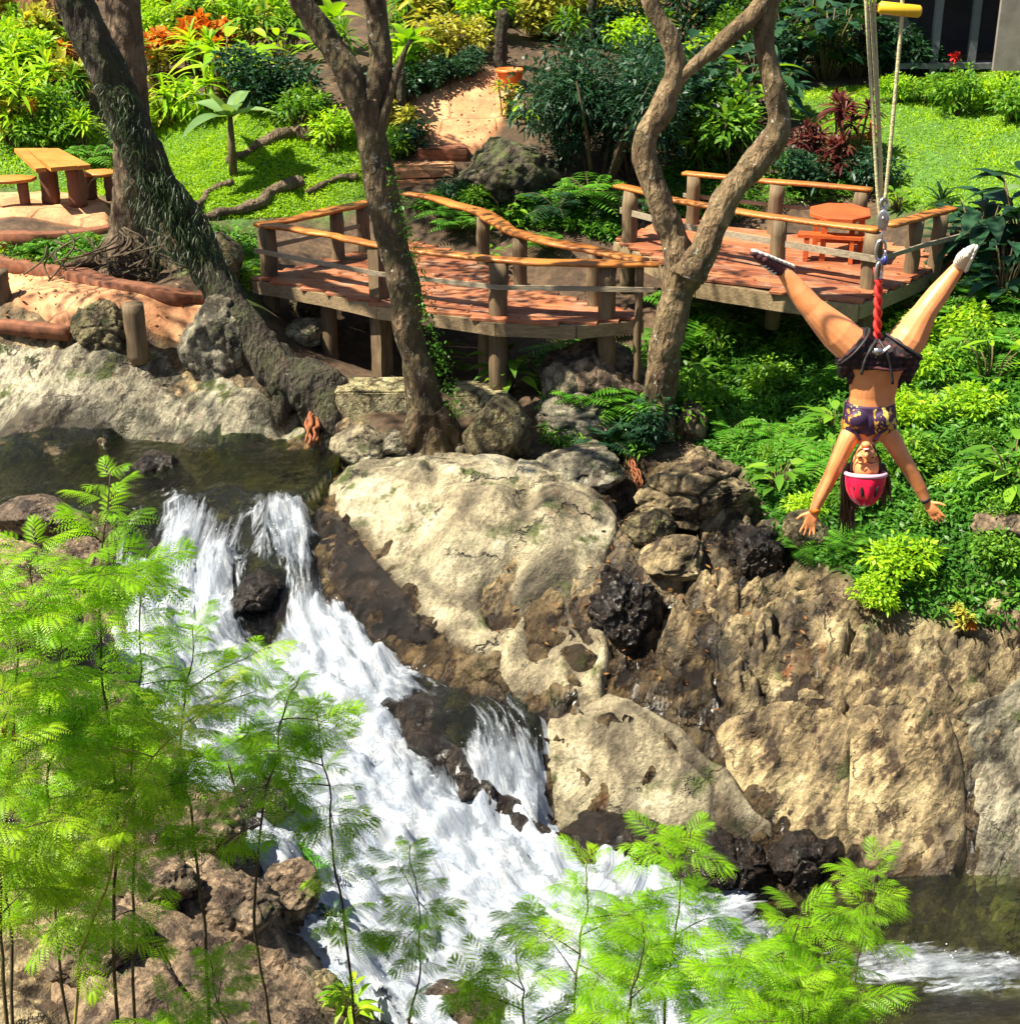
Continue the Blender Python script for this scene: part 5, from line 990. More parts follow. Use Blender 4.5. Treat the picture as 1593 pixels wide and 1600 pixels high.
for pts, n, kinds, where in FILL:
    poly = polyxy(pts); done = []
    for q in sample_poly(poly, n * 8):
        if len(done) >= n: break
        if any(np.hypot(*(q - d)) < .62 for d in done) or max(sdist(q[None], p)[0] for p in PATHS) > -.25: continue
        done.append(q); k = random.choice(kinds); z = T0(q[None])[0]; s = random.uniform(1.0, 1.7) / NAT[k]; w = {'bush': 'green leafy shrub', 'bush_bright': 'lime leafy shrub', 'bush_dark': 'dark leafy shrub', 'bush_yellow': 'yellow-green shrub', 'cordyline': 'green strap leaved plant', 'cordyline_bright': 'lime strap leaved plant', 'croton_orange': 'orange croton', 'croton_yellow': 'yellow croton', 'broad': 'green broad leaved plant', 'broad_bright': 'lime broad leaved plant', 'broad_dark': 'dark broad leaved plant', 'banana_bright': 'lime banana plant'}[k]
        t = thing(PN[k][0], w + ' in the crowded planting ' + where, PN[k][1], (*q, z), w + 's ' + where, random.random() * 6, s)
        for pn, me, mat in PR[k][len(done) % len(PR[k])]: link(pn, me, M[mat], t)
b = hit(1487, 122); mb = MB(); n = 40; d = RNG.normal(size=(n, 3)); leaf_batch(mb, np.array([b + (0, 0, .45)] * n) + d * .03, d, .12, .06, 2, .1); mb.tube([b, b + (0, 0, .45)], .012, 5, tint=.5); prop(mb.obj('red_flower', M['flower'], loc=b), 'single red flower on the lawn in front of the house', 'flower')
# thick planting beyond the garden that closes the view: each shrub and trunk its own thing
kk = ['bush', 'broad', 'cordyline', 'bush_dark', 'bush_bright', 'broad_dark', 'banana_bright']
for i in range(40):
    x = -14 + 28 * (i % 20) / 19 + random.uniform(-.4, .4); y = (40.5 if i < 20 else 43.5) + random.uniform(-1, 1); k = random.choice(kk[:4] if x < 4 else ['bush_dark', 'broad_dark'])
    s = random.uniform(1.8, 2.8) / NAT[k] * (1.25 if i >= 20 else 1); t = thing(PN[k][0], 'leafy plant in the dense planting at the top behind the garden', PN[k][1], (x, y, T0(np.array([[x, y]]))[0]), 'dense planting at the back of the garden', random.random() * 6, s)
    for pn, me, mat in PR[k][i % len(PR[k])]: link(pn, me, M[mat], t)
b = hit(735, 52); z = b[2]
tree('slim dark tree in the shade behind the end of the path', [([b - (0, 0, .2), b + (.1, 0, 2.5), b + (.3, -.3, 5), b + (.8, -.6, 7.5)], [.16, .13, .11, .07]), ([b + (.3, -.3, 4.8), b + (2, -1.5, 6.6), b + (4, -2.5, 7.4)], [.08, .06, .03])], 'bark_dark', [(b + (.8, -.6, 7.6), 1.5), (b + (3, -2.2, 7.2), 1.3), (b + (4.8, -2.8, 7.6), 1.3), (b + (2.2, .8, 8), 1.4), (b + (6.3, -1.6, 7.8), 1.2)], b, 1500)
BT = [(-13, 46, .3), (-6.5, 47, .25), (-1, 45.5, .22), (2.5, 47, .3), (8, 46, .28), (14, 45, .3)]
for x, y, r in BT:
    b = np.array([x, y, T0(np.array([[x, y]]))[0]]); z = b[2]
    tree('dark garden tree standing in the dense planting at the back', [([b - (0, 0, .3), b + (.1, 0, 2), b + (-.1, 0, 5), b + (.2, 0, 8)], [r * 1.3, r, r * .8, r * .4])], 'bark_dark', [((x, y, z + 7), 2.6), ((x + 1.5, y - .6, z + 6.2), 2.0), ((x - 1.6, y + .5, z + 6), 2.0)], b, 1800)['group'] = 'trees at the back of the garden'
# ------------------------------------------------------------------ grass and ground cover
mb = MB()
for poly, n in zip(LAWN, (26000, 26000, 9000, 1500, 1200)):
    q = sample_poly(poly, int(n)); q = q[(q[:, 0] > -16) & (q[:, 0] < 16)]; z = T(q); keep = np.ones(len(q), bool)
    for p in PATHS: keep &= sdist(q, p) < -.05
    q, z = q[keep], z[keep]; h = .5 + .5 * np.clip(perlin(np.c_[q * .8, np.zeros(len(q))]) + .5, 0, 1.4); blades(mb, np.c_[q, z - .01], .22 * h, .024, 1.0, .6, tint=np.clip(.25 + .4 * h + .25 * RNG.random(len(q)), 0, 1) - .1 + .35 * perlin(np.c_[q * 1.9, np.full(len(q), 2.)]))
prop(mb.obj('grass', M['grass'], loc=(0, 28, 0)), 'bright sunlit grass over the garden bank and lawn', 'grass', kind='stuff')
COV_ = (lambda *_: None)([(1050,505),(1130,480),(1230,500),(1340,520),(1400,470),(1480,440),(1600,430),(1900,440),(1900,980),(1560,985),(1440,960),(1370,930),(1290,880),(1215,860),(1195,790),(1170,735),(1100,700),(1060,640),(1045,560)])
q = sample_poly(COV, 12500); z = T0(q); hgt = .06 + .34 * np.clip(fbm(np.c_[q * 1.15, np.zeros(len(q))], 3) + .42, 0, 1.2) * sstep(0, .5, sdist(q, COV))
thin = (perlin(np.c_[q * .7, np.full(len(q), 8.)]) > .28) & (q[:, 0] > 5.4); keep = ~thin | (RNG.random(len(q)) < .5); q, z, hgt = q[keep], z[keep], hgt[keep]; mb = MB()
for k in range(7):
    n = len(q); az = RNG.random(n) * 6.28; f = RNG.random(n) ** .6; P = np.c_[q + RNG.normal(0, .05, (n, 2)), z + hgt * f - .02]; el = RNG.uniform(-.2, .9, n)
    leaf_batch(mb, P, np.c_[np.cos(az) * np.cos(el), np.sin(az) * np.cos(el) - .25, np.sin(el)], RNG.uniform(.08, .17, n), RNG.uniform(.03, .055, n), 2, .4, tint=np.clip(.15 + 1.3 * hgt + RNG.normal(0, .2, n), 0, 1))
prop(mb.obj('ground_cover', M['cover'], loc=(4, 20, -1.5)), 'dense leafy ground cover over the slope behind the hanging person', 'ground cover', kind='stuff')
wp = [('bush_bright', 'lime weedy clump'), ('bush', 'green weedy clump'), ('fern', 'green fern tuft'), ('broad', 'broad leaved weed')]
done = []
for q in sample_poly(COV, 900):
    if len(done) >= 62: break
    if sdist(q[None], COV)[0] < .15 or q[0] > 9 or any(np.hypot(*(q - d)) < .55 for d in done): continue
    done.append(q); k, w = wp[[0, 0, 1, 1, 2, 2, 3][RNG.integers(7)]]; s = random.uniform(.32, .75) / NAT[k]; t = thing(PN[k][0], w + ' among the ground cover of the right slope', PN[k][1], (*q, T0(q[None])[0]), w + 's on the right slope', random.random() * 6, (s * 1.3, s * 1.3, s))
    for pn, me, mat in PR[k][len(done) % len(PR[k])]: link(pn, me, M[mat], t)
# weeds and ferns over the bank behind the left deck and around tree feet
W2 = [([(640,330),(760,340),(860,360),(960,380),(960,330),(840,320),(720,300)],2200),([(840,560),(1010,560),(1060,680),(1000,720),(850,700)],1300),([(1000,330),(1370,300),(1370,270),(1050,250)],1200),([(300,365),(400,370),(410,410),(330,410)],260),([(0,395),(150,385),(190,420),(100,425)],260)]
mb = MB()
for pts, n in W2:
    q = sample_poly(polyxy(pts), n); z = T0(q)
    for k in range(6):
        az = RNG.random(n) * 6.28; el = RNG.uniform(0, 1, n); leaf_batch(mb, np.c_[q + RNG.normal(0, .06, (n, 2)), z + .22 * RNG.random(n)], np.c_[np.cos(az) * np.cos(el), np.sin(az) * np.cos(el), np.sin(el)], RNG.uniform(.08, .2, n), .035, 2, .5)
prop(mb.obj('undergrowth', M['cover'], loc=(0, 24, -.5)), 'low weeds on the bare banks around the decks', 'undergrowth', kind='stuff')
# fallen leaves
q = np.vstack([sample_poly(polyxy([(560,700),(980,740),(1290,1000),(1300,1250),(1000,1080),(700,950)]), 260), sample_poly(polyxy([(0,420),(390,490),(390,540),(0,500)]), 160), sample_poly(polyxy([(650,150),(800,130),(760,220),(660,250)]), 60)]); n = len(q); mb = MB(); a = RNG.random(n) * 6.28
zl = T(q) + .06; dq = np.vstack([np.c_[sample_poly(np.array(ed + bk)[:, :2], 60), np.full(60, .022)], np.c_[sample_poly(np.array(e2 + k2_)[:, :2], 40), np.full(40, Z2 + .022)]]); q = np.vstack([q, dq[:, :2]]); zl = np.concatenate([zl, dq[:, 2]]); n = len(q); a = RNG.random(n) * 6.28
leaf_batch(mb, np.c_[q, zl], np.c_[np.cos(a), np.sin(a), RNG.normal(0, .2, n)], RNG.uniform(.05, .11, n), .04, 2, .1); prop(mb.obj('fallen_leaves', M['brownleaf'], loc=(0, 20, -2)), 'scattered brown fallen leaves on rock, path and decks', 'leaves', kind='stuff')
# ------------------------------------------------------------------ feathery saplings in the foreground
def bipinnate(npair=6, L=.34, PLn=.17, nl=15):
    mb = MB(); t = np.linspace(0, 1, 9); rach = np.c_[L * t, np.zeros(9), -.22 * L * t ** 2]; ax = MB(); ax.tube(rach, np.linspace(.0028, .0012, 9), 4)
    for i in range(npair):
        f = .22 + .78 * i / (npair - 1); p = np.array([L * f, 0, -.22 * L * f * f]); pl_ = PLn * (.65 + .5 * math.sin(PI * min(1, f))) * RNG.uniform(.85, 1.1)
        for sg in (1, -1):
            a = math.radians(62 - 34 * f) + RNG.normal() * .12; d = np.array([math.cos(a), sg * math.sin(a), RNG.uniform(-.05, .2)]); d /= np.linalg.norm(d); s = np.linspace(.08, 1, nl)[:, None]; dr = RNG.uniform(.45, 1.0)
            c = p + d * pl_ * s - np.c_[np.zeros((nl, 2)), dr * pl_ * s[:, 0] ** 2]; ax.tube(np.vstack([p, c[::4], c[-1]]), .0012, 3); Tn = np.gradient(c, axis=0); Tn /= np.linalg.norm(Tn, axis=1)[:, None]; S = np.cross(Tn, (0, 0, 1)); S /= np.linalg.norm(S, axis=1)[:, None]
            ll = .040 * np.sin(PI * (s[:, 0] * .8 + .15)) + .008
            for q in (1, -1):
                D = S * q + Tn * .55 - np.array([0, 0, .15]); D /= np.linalg.norm(D, axis=1)[:, None]; e = c + D * ll[:, None]; m = (c + e) / 2; Wd = np.cross(D, np.cross(S, Tn)); Wd /= np.linalg.norm(Wd, axis=1)[:, None] + 1e-9; h = Wd * (ll * .14)[:, None]
                V = np.stack([c, m - h, e, m + h], 1).reshape(-1, 3); F = np.arange(nl)[:, None] * 4 + np.arange(4); mb.add(V, F, tint=RNG.uniform(.25, .75))
    return (np.concatenate(mb.V), np.concatenate(mb.F[4]), np.concatenate(mb.A['tint'])), (np.concatenate(ax.V), ax.F)
BP = [bipinnate(k, L, P_, n) for k, L, P_, n in ((5, .34, .18, 10), (6, .38, .19, 11), (5, .28, .16, 9), (6, .33, .20, 11))]
def sapling(pts, Y, nleaf, label, scale=1., frac=.6, mat='feather', twigs=3, lean=(0, 0), group=None, sm='stem_dark', bigpods=0):
    P = catmull([at(x, y, yy) for (x, y), yy in zip(pts, np.broadcast_to(Y, (len(pts),)))], 10)   # bottom first
    wn = np.linspace(0, 1, len(P)); P = P + .05 * np.stack([fbm(np.c_[wn * 4, np.full(len(P), RNG.random() * 50), np.full(len(P), 3. * q)], 3) for q in range(3)], 1) * np.array([1, .6, .3]); foot = P[0].copy(); zt = T0(foot[None, :2])[0]
    if foot[2] > zt: P = np.vstack([[foot[0], foot[1] + .0, zt - .1], P])
    t = thing('feathery_sapling', label, 'sapling', (P[0][0], P[0][1], P[0][2]), group); n = len(P); st = MB(); st.tube(P, np.linspace(.0115, .003, n) * scale, 8, rough=.2); fo = MB(); src = []
    nleaf = int(nleaf * 1.45); twigs += 2; scale *= .62; lo_ = pts[-1][0] < 345; nleaf = int(nleaf * (1.2 if lo_ else 1)); frac = frac + (.10 if lo_ else 0); frac = min(frac, .8)
    for k in range(nleaf):
        f = 1 - frac * (k / nleaf) ** 1.05; i = f * (n - 1); a = int(min(n - 2, i)); p = P[a] + (P[a + 1] - P[a]) * (i - a); src.append((p, k * 2.4 + RNG.normal() * .4, (1 - f) / frac))
    for k in range(twigs):
        f = 1 - frac * RNG.uniform(.25, 1.); a = int(f * (n - 1)); az = RNG.random() * 6.28; L = .55 * scale * RNG.uniform(.6, 1.2); c = np.array([P[a] + np.array([math.cos(az) * u * L, math.sin(az) * u * L, .55 * L * u - .2 * L * u * u]) for u in np.linspace(0, 1, 6)]); st.tube(c, np.linspace(.008, .003, 6) * scale, 6)
        for u in range(2, 6):
            for s in (1, -1): src.append((c[u], az + s * .9 + RNG.normal() * .3, .5))
    for p, az, low in src:
        (V, F, ti), (SV, SF) = BP[RNG.integers(len(BP))]; s = scale * RNG.uniform(.75, 1.15) * (.55 + .45 * min(1, low * 4 + .25)); el = .75 - .85 * low + RNG.normal() * .18; ro = RNG.normal() * .3
        R_ = Matrix.Rotation(az, 3, 'Z') @ Matrix.Rotation(-el, 3, 'Y') @ Matrix.Rotation(ro, 3, 'X'); R_ = np.array(R_)
        fo.add(V * s @ R_.T + p, F, tint=np.clip(ti + RNG.normal() * .22 - .12 * low, 0, 1)); sv = SV * s @ R_.T + p; st.add(sv, [np.concatenate(q) for q in SF.values()])
    st.obj('stem', M[sm], t); fo.obj('foliage', M[mat], t)
    if bigpods:
        for k in range(bigpods):
            mb = MB(); p = P[int(n * RNG.uniform(.45, .8))] + RNG.normal(0, .12, 3); leaf_batch(mb, p[None], np.array([[RNG.normal() * .2, -.1, -1.]]), .16, .03, 4, .1, rib=True); mb.obj('seed_pod', M['brownleaf'], t)
    return t
SAP = [
 ([(185,1750),(175,1300),(160,1000),(165,738)],6.6,26,'tallest lime sapling at the left, its tip reaching over the pool',dict(frac=.62,twigs=3)),
 ([(20,1750),(10,1350),(30,1000),(60,850)],6.2,24,'dense lime sapling at the left edge below the pool rock',dict(frac=.6,twigs=4,bigpods=5)),
 ([(-60,1700),(-40,1300),(-30,1000),(0,900)],5.9,20,'lime sapling half outside the left edge',dict(frac=.6)),
 ([(205,1750),(207,1450),(210,1150),(225,905)],6.8,24,'lime sapling on a straight pale brown stem near the lower left',dict(frac=.58,sm='stem')),
 ([(130,1750),(95,1450),(75,1200),(100,960)],6.5,26,'bushy lime sapling on a crooked dark stem',dict(frac=.6,twigs=4)),
 ([(330,1700),(310,1350),(290,1150),(300,980)],7.0,18,'lime sapling hanging over the left of the cascade',dict(frac=.5,bigpods=4)),
 ([(0,1750),(5,1400),(-20,1250),(20,1080)],5.6,20,'yellowing sapling low at the left edge',dict(frac=.65,mat='feather_y',sm='stem')),
 ([(110,1750),(140,1450),(240,1200),(330,1090)],6.3,22,'yellow-green sapling on a pale slanting stem',dict(frac=.6,mat='feather_y',sm='stem_pale')),
 ([(555,1750),(545,1500),(510,1250),(500,1110)],7.4,20,'slender sapling on a thin dark stem before the white water',dict(frac=.68,twigs=2)),
 ([(430,1700),(400,1400),(420,1200),(470,1060)],7.2,14,'light sapling at the centre left over the white water',dict(frac=.5,twigs=2)),
 ([(620,1800),(640,1600),(660,1450),(640,1320)],7.3,12,'small sapling at the bottom in front of white water',dict(frac=.6,twigs=1,scale=.85)),
 ([(1010,1800),(1040,1600),(1060,1430),(1078,1295)],6.9,22,'sapling with an upright tip in front of the cave mouth',dict(frac=.62)),
 ([(1330,1800),(1330,1620),(1345,1460),(1372,1345)],6.8,15,'lime sapling with a tall tip before the green pool',dict(frac=.6,twigs=0,scale=.85)),
 ([(1200,1800),(1205,1650),(1225,1520),(1245,1415)],6.5,18,'full lime sapling left of the green pool',dict(frac=.66,twigs=4)),
 ([(880,1800),(890,1650),(905,1480),(920,1345)],7.1,18,'sapling with arching leaves at the bottom centre',dict(frac=.64)),
 ([(960,1800),(975,1680),(990,1560),(1000,1440)],6.6,20,'leafy sapling at the bottom centre behind the cave sapling',dict(frac=.7)),
 ([(1110,1800),(1120,1700),(1140,1600),(1155,1480)],6.2,24,'dense sapling at bottom right over the white water',dict(frac=.75,twigs=4)),
 ([(1300,1850),(1285,1720),(1265,1620),(1240,1530)],6.0,18,'low dense sapling at the bottom right corner group',dict(frac=.8,twigs=4)),
 ([(830,1850),(825,1700),(820,1580),(800,1480)],6.9,14,'thin sapling at the bottom left of the right group',dict(frac=.7,twigs=2,mat='feather')),
 ([(330,1800),(340,1700),(350,1600),(330,1500)],6.6,10,'small low sapling over the brown bank rock',dict(frac=.8,twigs=1,scale=.8)),
 ([(260,1850),(265,1750),(270,1660),(250,1560)],6.2,12,'small low sapling at the bottom left',dict(frac=.8,twigs=2,scale=.9)),
]
for pts, Y, n, lab, kw in SAP: sapling(pts, Y, n, lab, **kw)
# two broad leaves of weeds by the bank, bottom
plant('broad_bright', 545, 1600, 95, 'bright broad leaved weed at the lower water edge', .7); plant('broad_dark', 520, 1480, 80, 'dark broad leaves at the water edge of the left bank', .7); plant('fern', 460, 1370, 70, 'dark green fern on the wet left bank', .9)
# ------------------------------------------------------------------ the person hanging upside down
YP = 8.25; KP = ppm(at(1370, 600, YP))
def L3(px, py, dy=0.): return at(px, py, YP + dy)
def ell(mb, c, r, rot=None, seg=20):
    V, F = ICO[3]; V = V * np.array(r)
    if rot is not None: V = V @ np.array(rot).T
    mb.add(V + np.array(c), F)
def sect(mb, secs, seg=28):
    """stack of horizontal ellipses (centre, rx, ry)"""
    a = np.linspace(0, 2 * PI, seg, endpoint=False); V = np.concatenate([np.c_[c[0] + rx * np.cos(a), c[1] + ry * np.sin(a), np.full(seg, c[2])] for c, rx, ry in secs]); V = np.vstack([V, secs[0][0], secs[-1][0]]); n = len(secs); j = np.arange(seg); k = (j + 1) % seg
    F = np.concatenate([np.stack([i * seg + j, i * seg + k, (i + 1) * seg + k, (i + 1) * seg + j], 1) for i in range(n - 1)]); m = n * seg
    mb.add(V, [F, np.concatenate([np.stack([k, j, np.full(seg, m)], 1), np.stack([(n - 1) * seg + j, (n - 1) * seg + k, np.full(seg, m + 1)], 1)])])
def dense(secs, k=5):
    C_ = catmull([s[0] for s in secs], k); i = np.linspace(0, len(secs) - 1, len(C_)); return [(c, np.interp(q, range(len(secs)), [s[1] for s in secs]), np.interp(q, range(len(secs)), [s[2] for s in secs])) for c, q in zip(C_, i)]
def limb(mb, pts, rad, seg=16): cv = catmull(pts, 7); mb.tube(cv, np.interp(np.linspace(0, len(pts) - 1, len(cv)), range(len(rad)), rad), seg)
def fuse(mb, name, mat, parent, vox=.0055, smooth=4, jitter=0):
    me = mb.mesh(name); o = bpy.data.objects.new(name + '_tmp', me); COL.objects.link(o)
    m = o.modifiers.new('r', 'REMESH'); m.mode = 'VOXEL'; m.voxel_size = vox; m.use_smooth_shade = True
    s = o.modifiers.new('s', 'SMOOTH'); s.factor = .5; s.iterations = smooth
    dg = bpy.context.evaluated_depsgraph_get(); me2 = bpy.data.meshes.new_from_object(o.evaluated_get(dg)); bpy.data.objects.remove(o); me2.name = name
    V = np.empty(len(me2.vertices) * 3, np.float32); me2.vertices.foreach_get('co', V); V = V.reshape(-1, 3).astype(float)
    if jitter: V += jitter * np.stack([fbm(V * 14 + q, 3) for q in (0, 7, 19)], 1)
    V -= np.array(parent.matrix_world.translation); me2.vertices.foreach_set('co', V.astype(np.float32).ravel()); me2.update()
    o = link(name, me2, mat, parent); o['_o'] = [float(q) for q in parent.matrix_world.translation]; return o
o0 = L3(1370, 562)
person = thing('person', 'person hanging upside down with legs spread, in hot pink helmet, patterned top and dark shorts', 'person', o0)
B = MB(); px = 1 / KP
sect(B, dense([(L3(1372,533), 0.1090, 0.0742), (L3(1371,548), 0.1690, 0.1113), (L3(1370,566), 0.1766, 0.1113), (L3(1366,590), 0.1504, 0.0975), (L3(1362,618), 0.1330, 0.0869), (L3(1359,645), 0.1417, 0.0933), (L3(1357,664), 0.1526, 0.0954), (L3(1356,676), 0.1308, 0.0795), (L3(1355,686), 0.0818, 0.0636)]))
# legs
KL = [(1345,553,0),(1308,520,.02),(1268,481,.03),(1247,455,.05),(1222,422,.06)]; limb(B, [L3(*q) for q in KL], [.112, .106, .070, .062, .038]); ell(B, L3(1258,468,.07), (.056, .05, .06))
KR = [(1398,556,0),(1421,525,.02),(1444,487,.02),(1467,456,.05),(1496,418,.07)]; limb(B, [L3(*q) for q in KR], [.112, .106, .070, .062, .038]); ell(B, L3(1457,470,.07), (.056, .05, .06))
for q, (x, y) in (((1222,422,.06), (1190,407)), ((1496,418,.07), (1512,398))): limb(B, [L3(*q), L3((q[0] + x) / 2, (q[1] + y) / 2, .04), L3(x, y, .03)], [.036, .036, .03])
# arms
AL = [(1338,668,0),(1326,682,-.02),(1309,718,-.03),(1296,746,-.03),(1281,775,-.04),(1270,800,-.05)]; limb(B, [L3(*q) for q in AL], [.060, .060, .050, .043, .040, .027])
AR = [(1375,668,0),(1389,682,-.02),(1407,712,-.03),(1423,738,-.03),(1436,762,-.03),(1447,785,-.04)]; limb(B, [L3(*q) for q in AR], [.060, .060, .050, .043, .040, .027])
# breasts, neck, head, jaw, nose, ears
for x in (1341, 1374): ell(B, L3(x, 655, -.075), (.056, .045, .056))
limb(B, [L3(1355,676,-.01), L3(1354,692,-.04), L3(1353,708,-.055)], [.062, .052, .05])
hc = L3(1352, 730, -.07); ell(B, hc, (.076, .092, .088)); ell(B, L3(1352,708,-.105), (.056, .06, .062)); ell(B, L3(1352,695,-.135), (.028, .024, .022))
ell(B, L3(1352.5,711,-.168), (.014, .020, .019)); ell(B, L3(1352.5,718,-.158), (.009, .015, .03)); 
for s in (-1, 1): ell(B, L3(1352 + s * 19, 716, -.06), (.010, .022, .03)); ell(B, L3(1352 + s * 9.5, 713, -.135), (.022, .02, .02)); ell(B, L3(1352 + s * 8.5, 723, -.148), (.022, .012, .008))
# hands: palm, four unequal fingers, thumb
def hand(w, dirv, side, spread, thumb):
    w = np.array(w); d = np.array(dirv, float); d /= np.linalg.norm(d); s = np.array(side, float); s -= d * s.dot(d); s /= np.linalg.norm(s); n = np.cross(d, s)
    Rm = np.stack([s, n, d], 1); ell(B, w + d * .048, (.038, .017, .055), Rm); ell(B, w + d * .075 , (.040, .014, .025), Rm)
    for k, (o_, ln) in enumerate(((-.029, .066), (-.010, .078), (.010, .073), (.028, .057))):
        a = w + d * .085 + s * o_; dd = d + s * (o_ * spread); dd /= np.linalg.norm(dd); b = a + dd * ln * .5; c = b + (dd + n * .28) / np.linalg.norm(dd + n * .28) * ln * .5
        B.tube(np.array([w + d * .05 + s * o_ * .8, a, b, c]), [.0085, .0095, .0085, .0065], 8)
    t0 = w + d * .02 - s * .024 * thumb; t1 = t0 - s * .038 * thumb + d * .026; t2 = t1 - s * .022 * thumb + d * .030; B.tube(np.array([w + d * .02, t0, t1, t2]), [.013, .013, .010, .0075], 8)
hand(L3(1270,799,-.05), L3(1256,850,-.07) - L3(1270,799,-.05), (1, -.35, .1), 9, 1)
hand(L3(1447,784,-.04), L3(1473,821,-.08) - L3(1447,784,-.04), (-.8, .4, -.45), 5, 1)
body = fuse(B, 'body', M['skin'], person, .005, 3)
# face details
for s in (-1, 1):
    mb = MB(); ell(mb, L3(1352 + s * 9, 714.5, -.1535), (.0125, .006, .0055)); mb.obj('eye', M['eye'], person)
    mb = MB(); mb.tube([L3(1352 + s * 3.5, 722.5, -.165), L3(1352 + s * 9, 724.3, -.164), L3(1352 + s * 14.5, 722, -.150)], [.003, .004, .002], 6); mb.obj('eyebrow', M['hair'], person)
mb = MB(); ell(mb, L3(1352.5, 701.5, -.160), (.024, .010, .0085)); lp = mb.obj('mouth', M['lip'], person); mb = MB(); ell(mb, L3(1352.5, 701.7, -.1665), (.017, .006, .0035)); mb.obj('teeth', M['white'], lp)
# shorts
Sx = MB(); sect(Sx, dense([(L3(1372,531), 0.1248, 0.0901), (L3(1371,545), 0.1845, 0.1251), (L3(1370,560), 0.1899, 0.1240), (L3(1368,570), 0.1790, 0.1187)]))
limb(Sx, [L3(1348,555), L3(1338,547,.005), L3(1326,536,.01)], [.112, .126, .128]); limb(Sx, [L3(1396,556), L3(1405,549,.005), L3(1413,538,.01)], [.112, .124, .126])
for pts, w in (([(1334,545),(1322,565),(1314,592)], .055), ([(1342,560),(1330,580),(1326,600)], .035), ([(1410,548),(1419,570),(1417,598)], .058), ([(1400,560),(1405,585),(1402,606)], .038), ([(1422,552),(1426,572),(1423,588)], .035)):
    cv = catmull([L3(x, y, -.02) for x, y in pts], 5); V, F = tube(cv, np.interp(np.linspace(0, 1, len(cv)), [0, .6, 1], [w * .8, w, w * .35]), 14, .8); Sx.add(V, F)
fuse(Sx, 'shorts', M['plaid'], person, .0065, 3, .012)
# patterned top with a dark front panel and straps
Tx = MB(); sect(Tx, dense([(L3(1358.5,628), 0.1486, 0.1018), (L3(1358,645), 0.1552, 0.1060), (L3(1357,662), 0.1638, 0.1081), (L3(1356.5,670), 0.1606, 0.1039)]))
for x in (1340, 1375): ell(Tx, L3(x, 655, -.080), (.064, .050, .062))
ell(Tx, L3(1357, 660, -.07), (.045, .045, .09))
fuse(Tx, 'top', M['floral'], person, .006, 3)
for pts in ([(1333,662),(1337,675),(1343,688)], [(1380,660),(1374,676),(1364,690)]):
    mb = MB(); mb.tube(catmull([L3(x, y, -.093) for x, y in pts], 4), .010, 8); mb.obj('strap', M['purple'], person)
# helmet with rim and vents, hair, shoes, bands
def shell(c, r, zt, seg=36, rings=14, tilt=0):
    a = np.linspace(0, 2 * PI, seg, endpoint=False); V = []; 
    for i in range(rings):
        ph = (i / (rings - 1)) * PI * .52; V.append(np.c_[r[0] * np.cos(a) * math.sin(ph + .001), r[1] * np.sin(a) * math.sin(ph + .001), np.full(seg, -r[2] * math.cos(ph))])
    V = np.concatenate(V); j = np.arange(seg); k = (j + 1) % seg; F = np.concatenate([np.stack([i * seg + j, i * seg + k, (i + 1) * seg + k, (i + 1) * seg + j], 1) for i in range(rings - 1)])
    return V, F
hx = L3(1351.5, 742, -.072); V, F = shell(hx, (.120, .134, .190), 0); R_ = np.array(Matrix.Rotation(math.radians(-14), 3, 'X')); ang = np.arctan2(V[:, 1], V[:, 0]); depth_ = np.clip(-V[:, 2] / .19, 0, 1)
V = V * (1 + .045 * np.cos(ang * 8)[:, None] * (np.sin(depth_ * PI) ** .8)[:, None]); hm = MB(); hm.add(V @ R_.T + hx, F); hel = hm.obj('helmet', M['helmet'], person)
a = np.linspace(0, 2 * PI, 37); hm = MB(); hm.tube(np.c_[.116 * np.cos(a), .130 * np.sin(a), np.full(37, .008)] @ R_.T + hx, .013, 10, cap=False) if False else hm.tube(np.c_[.116 * np.cos(a), .130 * np.sin(a), np.full(37, .008)] @ R_.T + hx, .013, 10); hm.obj('rim', M['helmet_rim'], hel)
for th, zz, ln in ((-1.15, -.085, .075), (-1.57, -.08, .08), (-2.0, -.085, .075), (-.72, -.07, .06), (-2.42, -.07, .06)):
    q = math.sqrt(max(0, 1 - (zz / .19) ** 2)); p = np.array([.118 * q * math.cos(th), .132 * q * math.sin(th), zz]); nrm = p / np.array([.12, .134, .19]) ** 2; nrm /= np.linalg.norm(nrm); s = np.cross(nrm, (0, 0, 1)); s /= np.linalg.norm(s); u = np.cross(s, nrm); mb = MB(); ell(mb, (p * 1.0) @ R_.T + hx, (.010, .007, ln * .5), R_ @ np.stack([s, nrm, u], 1)); mb.obj('vent', M['black'], hel)
mb = MB()
for s in (-1, 1): mb.tube(catmull([L3(1352 + s * 23, 738, -.09), L3(1352 + s * 21, 715, -.10), L3(1352 + s * 9, 693, -.145)], 5), .006, 6)
mb.obj('chin_strap', M['black'], hel)
Hh = MB()
for k in range(46):
    s = random.random(); x0 = 1324 + random.gauss(0, 4) if s < .68 else 1380 + random.gauss(0, 3); ln = random.uniform(45, 88) if s < .68 else random.uniform(25, 52); dx = random.gauss(2, 5); dy = random.uniform(-.02, .06)
    Hh.tube(catmull([L3(x0 + (1352 - x0) * .25, 725, dy), L3(x0, 748, dy), L3(x0 + dx * .5, 748 + ln * .5, dy), L3(x0 + dx, 748 + ln, dy + random.gauss(0, .02))], 4), [.016] * 6 + [.013, .012, .010, .009, .006, .004, .002], 6)
Hh.obj('hair', M['hair'], person)
